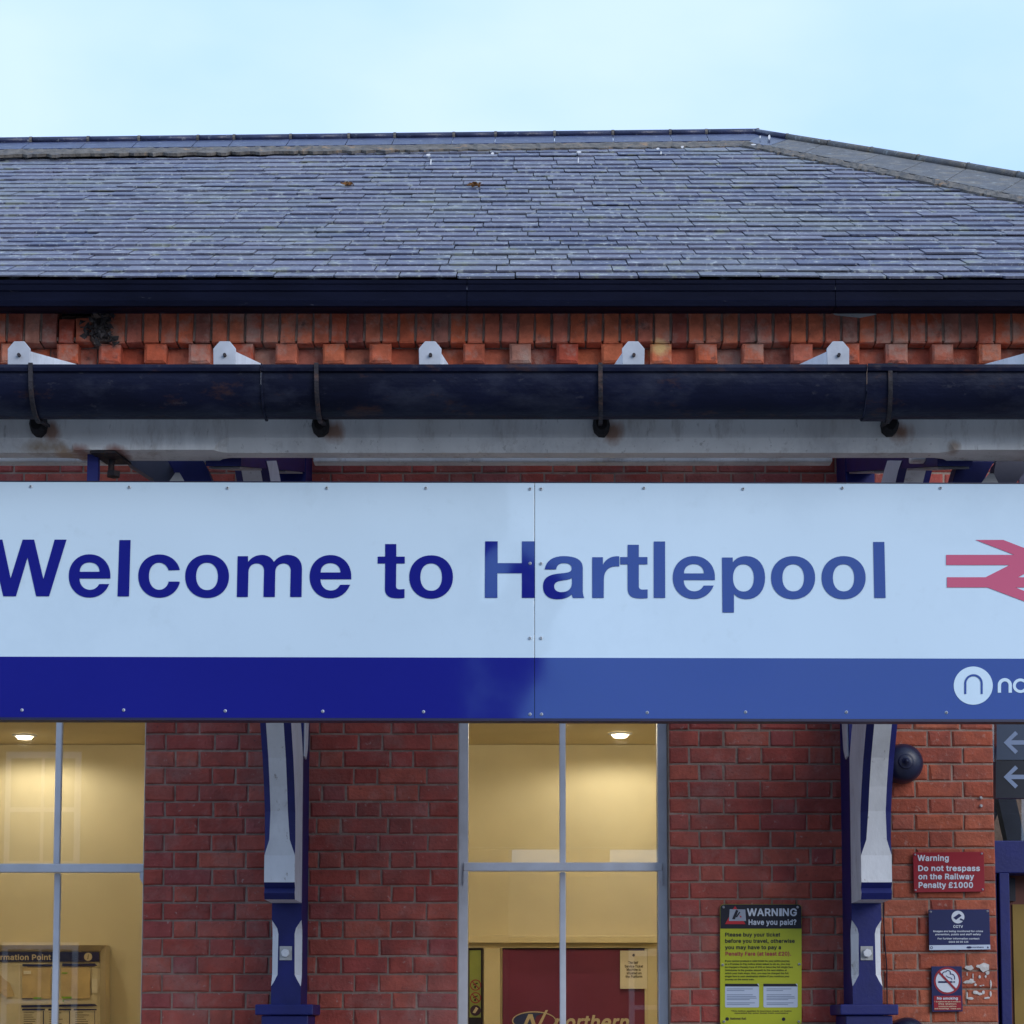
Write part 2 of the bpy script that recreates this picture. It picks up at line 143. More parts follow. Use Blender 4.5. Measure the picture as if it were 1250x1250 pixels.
FONT = json.loads(r"""{" ":[208,[]],"(":[303,[[169,-118,243,-119,255,-111,261,-98,260,-86,234,-34,206,42,186,114,177,182,177,250,186,310,214,418,261,534,256,554,243,563,175,564,163,559,154,550,122,486,102,430,78,338,69,286,65,178,69,130,82,66,110,-18,154,-106]]],")":[303,[[29,-118,99,-120,111,-115,120,-106,160,-26,176,18,192,74,205,142,209,222,196,338,160,466,120,550,107,561,95,564,31,563,19,555,13,542,18,518,60,414,88,306,97,238,97,190,88,118,64,30,13,-90,18,-110]]],",":[218,[[30,-141,92,-142,101,-137,109,-125,158,51,157,75,152,84,142,91,64,93,51,87,43,75,14,-105,15,-125,20,-134]]],".":[218,[[74,-26,108,-28,124,-23,148,-7,161,14,166,38,161,66,153,82,140,96,116,108,88,112,56,99,35,78,27,58,26,26,39,-2,52,-15]]],"0":[483,[[204,-29,242,-31,290,-22,334,2,376,43,411,115,424,167,428,207,428,299,423,343,407,403,375,467,342,501,326,512,286,532,246,537,218,541,166,532,114,504,96,487,73,459,45,403,28,335,24,287,29,167,45,107,77,43,118,2,166,-22],[206,78,182,93,169,107,145,159,136,203,132,251,136,307,149,363,161,391,176,411,186,420,214,432,244,431,266,420,280,407,307,355,320,271,316,199,303,143,284,107,262,86,246,78]]],"1":[483,[[68,-22,390,-24,406,-19,415,-6,416,58,407,74,394,80,306,80,300,86,299,514,294,523,282,531,210,532,190,532,178,527,69,446,61,434,60,354,66,341,78,333,90,332,102,337,182,396,186,395,188,390,188,86,182,80,74,80,61,74,52,58,52,-2,58,-15]]],"2":[483,[[56,-22,386,-24,402,-19,411,-6,411,62,406,71,394,79,213,82,216,90,312,190,359,246,395,310,404,358,404,398,399,422,383,458,368,478,342,503,310,523,278,535,234,540,174,535,126,515,98,496,72,466,49,418,40,358,49,342,62,336,130,336,142,341,151,354,153,382,168,410,182,423,218,436,250,431,278,414,291,394,296,374,287,338,256,290,45,62,40,50,40,-2,46,-15]]],"3":[483,[[188,-29,234,-31,270,-27,334,-2,362,17,388,47,411,95,416,123,416,167,411,195,391,239,350,280,314,300,282,309,277,315,391,443,396,455,395,515,387,527,374,533,62,532,49,523,44,507,44,451,49,439,58,432,70,429,231,427,212,399,137,315,132,303,133,243,141,231,150,226,230,221,262,212,278,201,291,187,304,159,304,139,295,111,278,93,258,82,242,77,202,77,174,82,158,93,141,111,131,143,114,156,38,156,26,148,20,135,20,119,29,83,49,43,78,13,126,-14,162,-26]]],"4":[483,[[272,-22,342,-24,359,-18,368,-2,370,78,418,81,431,90,436,106,436,166,431,178,418,187,374,188,368,194,368,318,362,331,350,339,278,340,261,330,256,314,254,190,156,190,161,206,280,406,331,494,331,514,323,526,310,532,242,532,229,526,45,218,16,158,17,98,25,86,34,81,254,78,256,-2,262,-15]]],"5":[483,[[196,-29,234,-31,274,-26,330,-2,354,17,371,35,395,71,412,123,416,175,407,227,387,271,364,303,334,328,294,348,258,357,210,357,166,349,164,359,172,423,174,427,182,429,370,430,382,438,387,447,388,511,382,524,366,533,122,533,90,532,78,524,73,515,44,283,45,247,53,235,62,230,122,221,134,222,178,244,198,249,222,252,254,244,284,219,295,199,304,163,299,135,291,115,278,99,262,86,242,77,210,77,186,82,157,107,142,144,126,153,54,152,45,147,37,135,36,115,41,87,61,47,90,13,134,-14,170,-26]]],"6":[483,[[204,-29,242,-31,274,-27,326,-6,362,22,387,55,407,103,412,127,412,187,391,255,356,295,330,316,290,332,240,339,241,347,335,483,344,503,341,519,334,528,318,533,250,533,228,519,85,307,57,251,45,211,40,179,44,111,69,51,80,35,126,-6,174,-26],[214,74,186,86,165,107,152,135,152,179,161,203,189,231,222,241,236,239,266,228,287,207,300,179,300,135,287,107,266,86,238,74]]],"7":[483,[[90,-22,168,-24,180,-19,189,-10,414,442,413,514,408,523,396,531,156,532,60,532,47,526,38,506,38,450,47,434,64,428,276,428,281,422,75,10,75,-6,80,-15]]],"8":[483,[[200,-29,242,-31,286,-26,322,-14,358,6,399,47,419,87,424,115,424,159,411,203,392,235,360,267,379,291,403,347,404,407,399,431,383,463,350,500,310,524,274,536,250,537,218,541,182,537,126,516,98,497,69,463,53,431,48,411,48,351,53,331,73,291,92,267,57,231,41,203,33,179,28,155,33,87,53,47,90,10,130,-14,170,-26],[214,74,182,82,162,93,145,115,140,143,149,171,174,196,202,208,238,209,250,208,278,196,300,175,307,163,312,135,303,107,286,90,258,78,234,73],[222,314,190,322,168,343,160,359,160,391,168,407,186,424,206,432,230,434,258,428,280,415,291,395,292,359,284,343,262,322]]],"9":[483,[[124,-22,202,-24,224,-10,367,202,399,266,412,318,412,378,407,406,383,458,368,478,330,511,298,527,274,536,226,540,166,531,122,511,106,499,69,458,44,402,40,370,44,298,73,238,89,218,122,193,162,177,212,170,211,162,109,10,109,-6,114,-15],[214,269,190,277,161,306,152,334,152,370,165,402,186,423,218,435,236,434,266,423,287,402,300,374,300,330,291,306,274,285,238,269]]],"?":[388,[[143,-26,177,-28,201,-19,219,-2,230,18,231,62,226,74,213,92,185,108,137,107,113,92,96,66,95,22,104,2,121,-15],[123,130,197,128,213,137,219,150,220,182,236,214,301,264,326,294,342,334,347,358,347,406,334,450,315,482,297,500,269,519,229,535,193,540,129,535,97,523,57,499,28,466,8,426,3,374,13,357,29,352,93,352,105,357,118,378,120,398,127,410,153,431,173,436,209,427,235,398,235,370,226,350,197,320,161,296,135,270,116,238,107,182,107,150,113,137]]],"A":[510,[[8,-22,86,-24,102,-16,119,18,149,106,154,114,162,116,326,114,365,6,378,-16,398,-24,466,-24,479,-18,487,-6,487,10,380,298,296,522,274,532,198,532,185,526,165,486,-7,10,-7,-6,-2,-15],[194,226,193,234,234,352,238,359,242,355,251,330,283,238,284,226]]],"C":[540,[[244,-29,294,-31,338,-22,394,2,422,21,463,67,491,127,496,147,495,167,487,179,474,185,402,184,385,171,367,127,346,105,298,82,266,77,238,81,198,98,170,122,161,135,145,163,132,203,128,271,133,307,149,355,168,383,202,412,242,428,282,429,310,424,338,409,367,379,381,347,390,333,402,326,478,326,490,334,496,347,496,363,487,395,459,447,426,485,378,516,350,528,314,537,262,541,202,533,134,504,80,455,45,399,25,339,16,271,16,235,24,171,45,107,84,47,122,14,194,-22]]],"D":[532,[[52,-22,234,-24,302,-15,370,13,423,58,459,114,479,174,484,214,484,294,479,338,459,394,427,446,406,468,358,503,286,528,250,532,62,532,41,522,36,506,36,2,41,-14],[150,82,150,426,222,428,266,423,306,407,330,385,359,342,372,298,375,258,372,214,355,158,322,116,302,101,270,89,210,80]]],"F":[440,[[52,-22,126,-24,139,-18,147,-6,150,194,346,196,363,206,368,218,368,278,362,291,350,299,158,300,150,302,148,306,150,426,290,428,370,428,386,437,392,450,392,510,386,523,374,531,62,532,41,522,36,506,36,2,41,-14]]],"G":[550,[[244,-29,286,-31,342,-22,398,2,444,39,471,75,495,131,500,167,500,255,494,272,478,281,286,281,270,276,260,255,260,195,266,182,282,173,382,172,385,167,379,147,354,109,334,94,306,82,270,77,238,81,198,98,170,122,145,163,132,203,128,271,133,307,149,355,161,375,198,412,238,428,282,429,306,424,338,408,367,375,388,335,402,326,478,326,491,335,496,363,491,387,467,435,438,473,398,504,350,528,314,537,258,541,194,532,134,504,118,492,84,463,65,435,41,391,25,343,16,279,20,187,45,107,84,47,138,2,194,-22]]],"H":[547,[[52,-22,126,-24,139,-18,147,-6,148,202,150,206,158,208,366,206,368,2,373,-14,394,-24,458,-24,475,-14,480,2,480,506,471,526,458,532,394,532,373,522,368,506,368,318,366,314,358,312,150,314,148,506,143,522,122,532,58,532,41,522,36,506,36,2,41,-14]]],"I":[330,[[23,-22,269,-24,282,-18,290,-6,291,58,285,71,269,80,213,80,209,82,207,90,207,422,213,428,273,429,286,438,291,450,291,510,285,523,273,531,29,532,16,526,8,514,7,450,13,437,29,428,89,428,93,426,95,418,95,86,89,80,29,80,12,70,7,58,7,-2,13,-15]]],"M":[658,[[52,-22,122,-24,135,-18,143,-6,146,275,155,262,257,2,269,-18,286,-24,346,-24,363,-14,465,246,478,269,481,-6,489,-18,502,-24,570,-24,582,-19,592,2,592,322,592,506,587,522,566,532,478,532,462,527,449,510,323,178,314,164,175,518,166,527,154,532,62,532,46,527,36,506,36,2,41,-14]]],"N":[553,[[52,-22,126,-24,139,-18,147,-6,150,321,163,306,366,-15,382,-24,462,-24,483,-14,488,2,488,506,483,522,472,530,398,532,385,526,377,514,374,187,345,226,160,518,150,527,134,532,58,532,41,522,36,506,36,2,41,-14]]],"P":[475,[[52,-22,126,-24,143,-14,148,2,150,158,282,164,326,177,350,189,382,212,411,250,432,318,432,374,427,402,407,450,374,488,354,503,310,523,262,532,62,532,41,522,36,506,36,2,41,-14],[150,266,150,426,242,428,278,419,298,406,311,390,320,358,319,330,311,306,298,288,282,277,254,268,214,264]]],"R":[479,[[52,-22,126,-24,143,-14,148,2,148,166,150,170,158,172,226,172,234,167,329,-10,338,-19,350,-24,426,-24,443,-18,451,-6,451,10,352,194,357,202,392,230,415,266,427,294,432,318,432,386,427,410,407,454,370,495,338,515,302,527,270,532,62,532,45,526,36,506,36,2,41,-14],[150,282,150,426,242,428,282,419,298,408,311,394,320,362,319,334,302,300,286,289,254,280]]],"S":[477,[[194,-31,244,-33,284,-29,348,-4,376,15,409,53,425,85,430,105,429,181,413,217,372,259,316,290,188,328,172,336,143,361,143,389,156,411,180,426,220,435,256,430,284,418,305,397,315,369,332,356,404,355,421,365,426,385,417,425,397,465,368,495,324,522,288,534,244,539,196,539,168,534,140,526,88,498,55,465,35,425,30,401,30,345,35,321,51,293,72,267,128,232,284,182,312,161,317,153,320,141,317,121,306,105,292,92,276,84,244,75,192,79,156,92,135,117,125,149,112,158,36,159,19,149,14,125,23,85,46,41,76,11,112,-12,164,-28]]],"T":[479,[[184,-22,258,-24,271,-18,279,-6,282,426,418,428,431,434,440,450,439,514,434,523,422,531,266,532,30,532,14,523,8,510,8,450,18,433,34,428,162,428,168,422,168,2,173,-14]]],"V":[510,[[196,-22,282,-24,299,-14,483,490,483,514,478,523,466,531,390,532,373,522,253,178,243,150,237,150,107,518,98,527,86,532,18,532,2,527,-7,514,-8,502,1,474,177,-2,184,-14]]],"W":[716,[[148,-22,234,-24,251,-14,342,309,347,306,433,-10,442,-19,454,-24,534,-24,546,-19,555,-6,583,94,683,458,692,494,692,510,686,523,670,532,602,532,590,527,581,518,501,214,495,190,489,190,411,494,394,527,382,532,306,532,285,522,194,189,188,198,103,522,86,532,14,532,2,527,-7,514,-7,494,129,-2,136,-14]]],"a":[419,[[134,-31,180,-33,208,-28,252,-7,264,-20,276,-25,340,-25,357,-15,362,1,362,257,357,297,341,337,308,375,260,398,224,407,172,407,120,398,84,382,64,367,36,335,19,301,19,285,32,268,68,256,88,251,108,252,120,259,136,282,152,294,200,307,228,298,245,281,250,261,244,255,112,234,64,214,26,181,15,161,6,125,6,93,11,65,27,29,72,-12,112,-28],[156,72,140,76,124,88,118,105,120,118,152,138,220,148,244,154,250,149,249,125,234,97,220,84,192,72]]],"b":[454,[[201,-30,243,-32,279,-27,331,-3,369,34,396,82,408,122,413,158,413,226,408,258,380,326,369,342,331,379,279,403,243,408,207,408,183,403,139,385,137,422,137,510,128,526,115,532,51,532,38,526,30,514,29,-2,38,-18,51,-24,119,-23,143,-5,171,-23],[207,73,179,85,158,106,142,150,137,202,146,246,161,274,191,299,207,304,235,303,267,288,284,270,292,254,301,222,304,190,301,158,292,126,280,102,267,88,235,73]]],"c":[426,[[182,-30,220,-32,260,-27,320,1,361,42,385,90,386,106,380,119,368,127,316,140,300,140,284,131,269,102,256,88,236,77,216,72,192,72,164,85,146,102,131,126,122,162,122,214,131,246,143,270,176,299,192,304,220,304,256,288,288,245,300,240,326,242,376,257,385,270,385,286,361,334,320,376,260,403,188,408,152,403,124,391,100,379,72,356,35,306,15,250,10,202,14,130,31,78,62,30,100,-3,152,-27]]],"d":[454,[[174,-30,224,-31,252,-23,288,-4,299,-18,308,-23,372,-24,385,-18,393,-6,393,514,385,526,372,532,304,531,292,523,287,514,286,474,284,385,256,399,216,408,148,404,116,391,80,368,55,342,31,302,15,254,10,210,14,126,27,86,43,54,58,30,100,-7,144,-27],[192,73,176,77,160,88,143,106,131,130,122,162,122,218,139,266,164,292,188,303,216,304,252,288,265,274,273,258,286,218,286,162,273,118,252,88,220,73]]],"e":[434,[[186,-30,236,-32,264,-28,324,-3,358,26,373,46,389,82,389,98,384,107,372,115,320,128,304,128,288,120,265,90,244,77,224,72,192,72,168,81,146,98,131,122,128,142,376,145,388,153,394,166,394,238,390,258,381,290,361,330,346,350,312,379,272,399,216,408,152,403,100,379,59,342,31,298,15,250,10,210,14,130,31,78,62,30,100,-3,156,-27],[132,245,131,258,142,274,160,291,184,303,228,303,256,284,273,262,277,250,272,244]]],"f":[284,[[74,-22,144,-24,157,-18,165,-6,166,298,172,304,232,305,245,314,250,330,250,382,244,395,228,404,172,404,166,410,166,422,172,439,184,447,228,444,240,449,249,458,266,510,265,526,253,542,228,552,172,552,128,543,112,535,79,506,59,466,56,406,0,403,-9,398,-17,386,-18,326,-12,313,0,305,52,304,58,298,58,-2,64,-15]]],"g":[455,[[174,-173,232,-175,280,-166,312,-154,341,-137,370,-105,389,-65,394,-41,393,383,385,395,372,401,308,400,299,395,288,381,240,405,192,409,152,404,96,380,68,357,43,323,29,295,15,255,10,215,14,131,27,91,58,39,92,10,148,-15,220,-19,256,-10,280,5,285,3,286,-9,277,-41,260,-58,232,-70,184,-71,168,-66,140,-47,121,-25,108,-19,88,-20,31,-53,26,-69,31,-85,72,-135,120,-162],[180,86,164,94,150,107,131,135,122,167,123,223,135,259,168,296,200,305,224,301,252,289,277,255,286,219,285,159,277,131,252,98,224,85]]],"h":[440,[[45,-22,115,-24,128,-18,136,-6,137,218,142,254,159,284,183,299,203,304,235,299,247,291,264,270,268,258,273,222,273,2,278,-14,299,-24,359,-24,372,-18,381,2,381,242,377,294,368,322,339,368,299,395,247,408,183,404,139,386,137,510,132,522,111,532,51,532,38,526,29,506,29,2,34,-14]]],"i":[197,[[45,-22,119,-23,131,-15,137,-2,137,378,132,394,121,402,47,403,35,395,29,382,29,2,34,-14],[57,422,107,421,131,436,148,462,149,502,144,514,132,530,107,544,75,548,55,543,43,536,22,510,17,494,18,466,29,446]]],"j":[197,[[-18,-165,24,-167,80,-150,109,-125,133,-77,138,-49,138,375,133,391,122,399,52,401,39,395,31,383,30,-25,25,-45,17,-57,-16,-64,-28,-72,-33,-81,-34,-145,-28,-158],[58,423,108,422,134,439,149,467,150,495,141,519,124,536,108,544,88,549,56,544,44,537,19,507,19,463,30,443]]],"k":[411,[[45,-22,115,-24,132,-14,137,2,137,122,151,138,279,-19,291,-24,367,-24,387,-15,393,2,388,22,237,214,241,222,382,366,384,386,376,398,367,403,279,403,267,396,147,276,139,273,136,514,128,526,115,532,51,532,35,523,29,506,29,2,34,-14]]],"l":[219,[[117,-24,163,-26,187,-21,200,-12,205,4,192,64,175,77,143,80,137,92,137,508,132,524,119,533,47,533,34,524,29,508,29,68,34,40,55,3,95,-21]]],"m":[640,[[45,-22,115,-24,128,-18,136,-6,137,230,141,258,150,278,163,292,195,304,219,303,231,295,240,286,249,262,249,2,255,-15,271,-24,335,-24,348,-18,356,-6,357,234,370,278,387,296,403,304,435,303,455,292,468,274,473,242,473,18,473,-2,478,-14,495,-24,563,-23,575,-15,581,-2,581,278,568,330,560,346,535,376,507,395,471,408,403,408,383,403,319,364,295,387,267,403,247,408,199,408,163,399,139,386,127,399,115,404,51,404,35,395,29,378,29,2,34,-14]]],"n":[440,[[45,-22,115,-24,128,-18,136,-6,137,218,141,250,146,266,157,282,183,299,203,304,235,299,253,286,268,258,273,222,273,2,282,-18,295,-24,355,-24,376,-14,381,2,381,114,381,262,377,294,360,338,339,368,299,395,247,408,179,403,143,385,135,389,127,399,115,404,47,403,34,394,29,378,29,2,34,-14]]],"o":[445,[[182,-30,220,-32,264,-27,316,-3,350,26,377,66,402,130,406,178,402,246,377,310,350,350,316,379,260,403,232,405,192,408,156,404,100,379,62,346,35,306,14,246,10,202,14,130,35,70,62,30,100,-3,152,-27],[188,73,160,88,143,106,131,126,122,162,122,214,131,246,143,270,160,288,188,303,226,302,256,288,273,270,281,254,294,210,294,166,285,130,273,106,256,88,224,73]]],"p":[454,[[45,-165,115,-167,132,-157,137,-141,139,-7,195,-31,255,-31,283,-26,335,1,365,27,380,51,396,83,409,123,413,159,413,223,408,259,396,295,384,319,355,357,331,380,307,392,271,404,239,409,183,404,139,383,127,396,115,401,51,401,34,391,29,375,29,-141,34,-157],[199,74,183,82,161,103,146,131,137,179,141,227,146,247,158,271,179,292,215,305,239,301,267,289,280,275,292,251,304,191,301,159,292,127,280,103,267,89,243,74]]],"r":[289,[[45,-22,115,-24,128,-18,136,-6,137,226,142,258,153,278,179,295,195,300,243,300,260,310,265,326,264,390,255,403,235,408,191,408,139,389,115,404,51,404,38,398,30,386,29,2,34,-14]]],"s":[395,[[148,-30,206,-32,238,-27,266,-19,302,1,331,30,351,70,356,98,347,154,323,190,282,219,150,257,137,270,137,286,146,296,158,303,182,308,222,299,235,286,248,262,262,253,274,252,330,265,343,274,348,286,347,298,316,358,294,379,262,395,214,408,158,408,110,395,86,383,41,342,29,318,24,298,24,254,29,230,45,202,62,184,98,161,142,145,206,131,239,114,242,106,236,90,218,77,198,72,162,72,138,81,129,90,115,122,102,131,86,132,46,123,30,119,17,110,12,90,17,66,25,46,42,21,70,-3,110,-23]]],"t":[257,[[146,-26,196,-28,220,-23,233,-14,238,6,229,50,217,70,204,76,160,77,150,90,150,298,156,304,208,305,220,313,226,326,226,378,221,394,208,403,152,406,150,474,144,487,124,496,64,496,51,490,42,474,40,406,0,403,-13,394,-18,382,-18,330,-8,309,4,304,36,304,42,298,42,78,47,46,76,1,120,-23]]],"u":[440,[[157,-27,195,-29,227,-25,267,-6,275,-10,283,-20,295,-25,359,-25,376,-15,381,1,381,377,372,397,359,403,295,403,282,397,274,385,273,157,264,117,251,99,227,80,199,75,175,80,150,101,142,117,137,153,136,385,128,397,115,403,51,403,34,393,29,377,29,117,34,81,50,41,83,3,123,-20]]],"v":[419,[[153,-22,227,-24,239,-19,248,-10,392,362,392,386,384,398,375,403,303,404,290,398,274,370,207,184,199,160,195,154,190,158,112,378,100,398,87,404,15,404,2,398,-6,386,-6,366,122,34,142,-14]]],"w":[597,[[131,-22,201,-24,218,-14,230,14,280,194,285,195,348,-14,369,-24,433,-24,446,-18,458,6,566,358,567,382,558,398,545,404,477,404,461,395,408,218,402,190,397,187,342,382,333,396,321,403,249,404,232,394,174,190,169,185,114,378,106,394,85,404,21,404,8,398,0,386,-1,374,8,338,112,-2,119,-14]]],"x":[409,[[13,-22,91,-24,107,-19,187,99,196,94,271,-19,283,-24,355,-24,375,-15,381,6,372,26,258,190,262,202,372,362,377,378,371,395,351,404,279,404,267,399,191,288,186,290,124,390,115,399,103,404,31,404,11,395,5,378,10,362,123,194,2,18,-3,6,-2,-6,3,-15]]],"y":[419,[[57,-167,103,-169,155,-156,197,-123,228,-67,392,361,393,381,387,394,371,403,303,403,285,393,201,165,195,153,190,157,124,345,103,394,87,403,15,403,2,397,-6,385,-7,373,2,345,136,1,128,-27,111,-55,91,-65,55,-62,43,-70,34,-87,22,-131,22,-147,31,-160]]],"£":[455,[[29,-22,311,-24,343,-20,383,4,404,38,413,82,413,110,407,123,391,132,327,132,315,127,306,114,303,86,295,81,171,82,177,114,177,202,311,204,324,210,333,226,333,282,323,299,307,304,175,306,169,346,174,386,185,410,211,429,255,432,275,423,296,398,306,366,323,353,339,352,391,361,403,369,408,378,409,402,400,434,372,482,355,500,327,519,287,535,251,540,187,535,139,515,101,482,82,454,66,414,61,382,59,306,23,299,13,282,13,226,18,214,31,205,63,202,69,170,69,118,64,98,51,85,23,75,14,62,13,-2,19,-15]]]}""")
_h = [v for q in FONT['H'][1] for v in q[1::2]]; _x = [v for q in FONT['l'][1] for v in q[0::2]]
FONT['I'] = [FONT['l'][0] + 14, [[min(_x), min(_h), max(_x) + 10, min(_h), max(_x) + 10, max(_h), min(_x), max(_h)]]]
def textraw(s, bold, shear, res=3, spacing=1.0):
    P = []; x = 0
    for ch in s:
        adv, sp_ = FONT[ch]
        for q in sp_: P.append([(x + q[i] / 1000 + shear * q[i+1] / 1000, -q[i+1] / 1000) for i in range(0, len(q), 2)])
        x += adv / 1000
    v, f = fill_polys(P)
    return [(a, -b) for a, b in v], f
CAPH = None
def text(name, lines, pl, off, m, parent, bold=0.02, shear=0, res=2):
    """lines: (string, x0, x1, baseline y, cap height) in pixels"""
    global CAPH
    if CAPH is None: CAPH = max(y for x, y in textraw('H', 0, 0)[0])
    V = []; FC = []
    for s, x0, x1, yb, ch in lines:
        v, f = textraw(s, bold, shear, res)
        if not v: continue
        a = min(p[0] for p in v); b = max(p[0] for p in v)
        kx = (x1 - x0) / (b - a) if x1 else ch / CAPH
        n = len(V); V += [(x0 + (x - a) * kx, yb - y * ch / CAPH) for x, y in v]; FC += [tuple(i + n for i in q) for q in f]
    return onplane(name, V, FC, pl, off, m, parent)
def rect(x0, y0, x1, y1): return [(x0, y0), (x1, y0), (x1, y1), (x0, y1)]
def rrect(x0, y0, x1, y1, r, k=5):
    P = []
    for cx, cy, a in ((x1-r, y0+r, -90), (x1-r, y1-r, 0), (x0+r, y1-r, 90), (x0+r, y0+r, 180)):
        for i in range(k + 1):
            t = math.radians(a + 90 * i / k); P.append((cx + r * math.cos(t), cy + r * math.sin(t)))
    return P
def arc(cx, cy, rx, ry, a0, a1, n=16, e=2.0):   # degrees, y up
    P = []
    for i in range(n + 1):
        t = math.radians(a0 + (a1 - a0) * i / n); c, s_ = math.cos(t), math.sin(t)
        P.append((cx + rx * math.copysign(abs(c) ** (2/e), c), cy - ry * math.copysign(abs(s_) ** (2/e), s_)))
    return P
def bez(p0, p1, p2, p3, n=8):
    return [tuple((1-t)**3*p0[i] + 3*(1-t)**2*t*p1[i] + 3*(1-t)*t*t*p2[i] + t**3*p3[i] for i in (0, 1)) for t in [k / n for k in range(n + 1)]]
def plate(name, loop, pl, th, m, parent, off=0.0, bevel=0):    # a panel with thickness, front face at off
    n = pl[1]; fr = [ptp(x, y, pl) + n * (off) for x, y in loop]; bk = [p - n * th for p in fr]
    mb = MB(); mb.prism(fr, bk); return mb.build(name, m, parent, bevel=bevel)

# ------------------------------------------------------------------ materials
def srgb(r, g, b): return tuple(((c/255)/12.92 if c/255 <= .04045 else ((c/255+.055)/1.055)**2.4) for c in (r, g, b))
def mat(name, col, rough=0.6, var=0.15, scale=6.0, bump=0.0, bscale=60.0, ior=1.45, metal=0.0, rnd=0.0, attr=False,
        spots=None, stains=None, col2=None, stretch=(1, 1, 1), coat=0.0, smudge=0.0, lowbump=0.0, lowscale=1.0):
    m = bpy.data.materials.new(name); m.use_nodes = True; t = m.node_tree; n = t.nodes; l = t.links; b = n['Principled BSDF']
    b.inputs['Roughness'].default_value = rough; b.inputs['IOR'].default_value = ior; b.inputs['Metallic'].default_value = metal
    b.inputs['Coat Weight'].default_value = coat
    g = n.new('ShaderNodeNewGeometry'); mpn = n.new('ShaderNodeMapping'); mpn.inputs['Scale'].default_value = stretch
    l.new(g.outputs['Position'], mpn.inputs['Vector'])
    def noise(sc, det=4, ro=0.55):
        q = n.new('ShaderNodeTexNoise'); q.inputs['Scale'].default_value = sc; q.inputs['Detail'].default_value = det; q.inputs['Roughness'].default_value = ro
        l.new(mpn.outputs[0], q.inputs['Vector']); return q
    def rng(x, a, b_, c, d):
        q = n.new('ShaderNodeMapRange'); q.inputs[1].default_value = a; q.inputs[2].default_value = b_; q.inputs[3].default_value = c; q.inputs[4].default_value = d
        l.new(x, q.inputs[0]); return q.outputs[0]
    def mix(fac, a, b_):
        q = n.new('ShaderNodeMixRGB')
        for s_, x in ((q.inputs[0], fac), (q.inputs[1], a), (q.inputs[2], b_)):
            if isinstance(x, (tuple, list)): s_.default_value = (*x[:3], 1)
            elif isinstance(x, float): s_.default_value = x
            else: l.new(x, s_)
        return q.outputs[0]
    base = tuple(col)
    if col2:
        if attr: a_ = n.new('ShaderNodeAttribute'); a_.attribute_name = 'rnd'; src = a_.outputs['Fac']
        else: a_ = n.new('ShaderNodeObjectInfo'); src = a_.outputs['Random']
        cr = n.new('ShaderNodeValToRGB'); cols = [col] + list(col2)
        while len(cr.color_ramp.elements) < len(cols): cr.color_ramp.elements.new(0.5)
        for i, c_ in enumerate(cols):
            cr.color_ramp.elements[i].position = i / (len(cols) - 1); cr.color_ramp.elements[i].color = (*c_, 1)
        l.new(src, cr.inputs[0]); base = cr.outputs[0]
    if var:
        q = noise(scale)
        hv = n.new('ShaderNodeHueSaturation'); hv.inputs['Saturation'].default_value = 1.0
        l.new(rng(q.outputs['Fac'], 0.3, 0.7, 1 - var, 1 + var), hv.inputs['Value'])
        if isinstance(base, tuple): hv.inputs['Color'].default_value = (*base, 1)
        else: l.new(base, hv.inputs['Color'])
        base = hv.outputs[0]
    for (sc, lo, hi, c_, st) in (spots or []):
        q = noise(sc, 6, 0.7); base = mix(rng(q.outputs['Fac'], lo, hi, 0.0, st), base, c_)
    for (p, rad, c_, st) in (stains or []):        # blotches with a place of their own
        d = n.new('ShaderNodeVectorMath'); d.operation = 'SUBTRACT'; l.new(g.outputs['Position'], d.inputs[0]); d.inputs[1].default_value = p
        e = n.new('ShaderNodeVectorMath'); e.operation = 'DIVIDE'; l.new(d.outputs[0], e.inputs[0]); e.inputs[1].default_value = rad
        ln = n.new('ShaderNodeVectorMath'); ln.operation = 'LENGTH'; l.new(e.outputs[0], ln.inputs[0])
        q = noise(22, 4); ad = n.new('ShaderNodeMath'); ad.operation = 'ADD'; l.new(ln.outputs['Value'], ad.inputs[0]); l.new(rng(q.outputs['Fac'], 0.3, 0.7, -0.25, 0.25), ad.inputs[1])
        base = mix(rng(ad.outputs[0], 0.35, 1.0, st, 0.0), base, c_)
    if isinstance(base, tuple): b.inputs['Base Color'].default_value = (*base, 1)
    else: l.new(base, b.inputs['Base Color'])
    if smudge:
        q = noise(3.0, 5, 0.65); l.new(rng(q.outputs['Fac'], 0.35, 0.75, rough, rough + smudge), b.inputs['Roughness'])
    prev = None
    if bump:
        q = noise(bscale, 5); bn = n.new('ShaderNodeBump'); bn.inputs['Strength'].default_value = 1.0; bn.inputs['Distance'].default_value = bump
        l.new(q.outputs['Fac'], bn.inputs['Height']); l.new(bn.outputs[0], b.inputs['Normal']); prev = bn
    if lowbump:
        q = noise(lowscale, 1, 0.3); bn = n.new('ShaderNodeBump'); bn.inputs['Distance'].default_value = lowbump
        l.new(q.outputs['Fac'], bn.inputs['Height'])
        if prev: l.new(prev.outputs[0], bn.inputs['Normal'])
        l.new(bn.outputs[0], b.inputs['Normal'])
    return m
def emit(name, col, st):
    m = bpy.data.materials.new(name); m.use_nodes = True; b = m.node_tree.nodes['Principled BSDF']
    b.inputs['Emission Color'].default_value = (*col, 1); b.inputs['Emission Strength'].default_value = st; return m

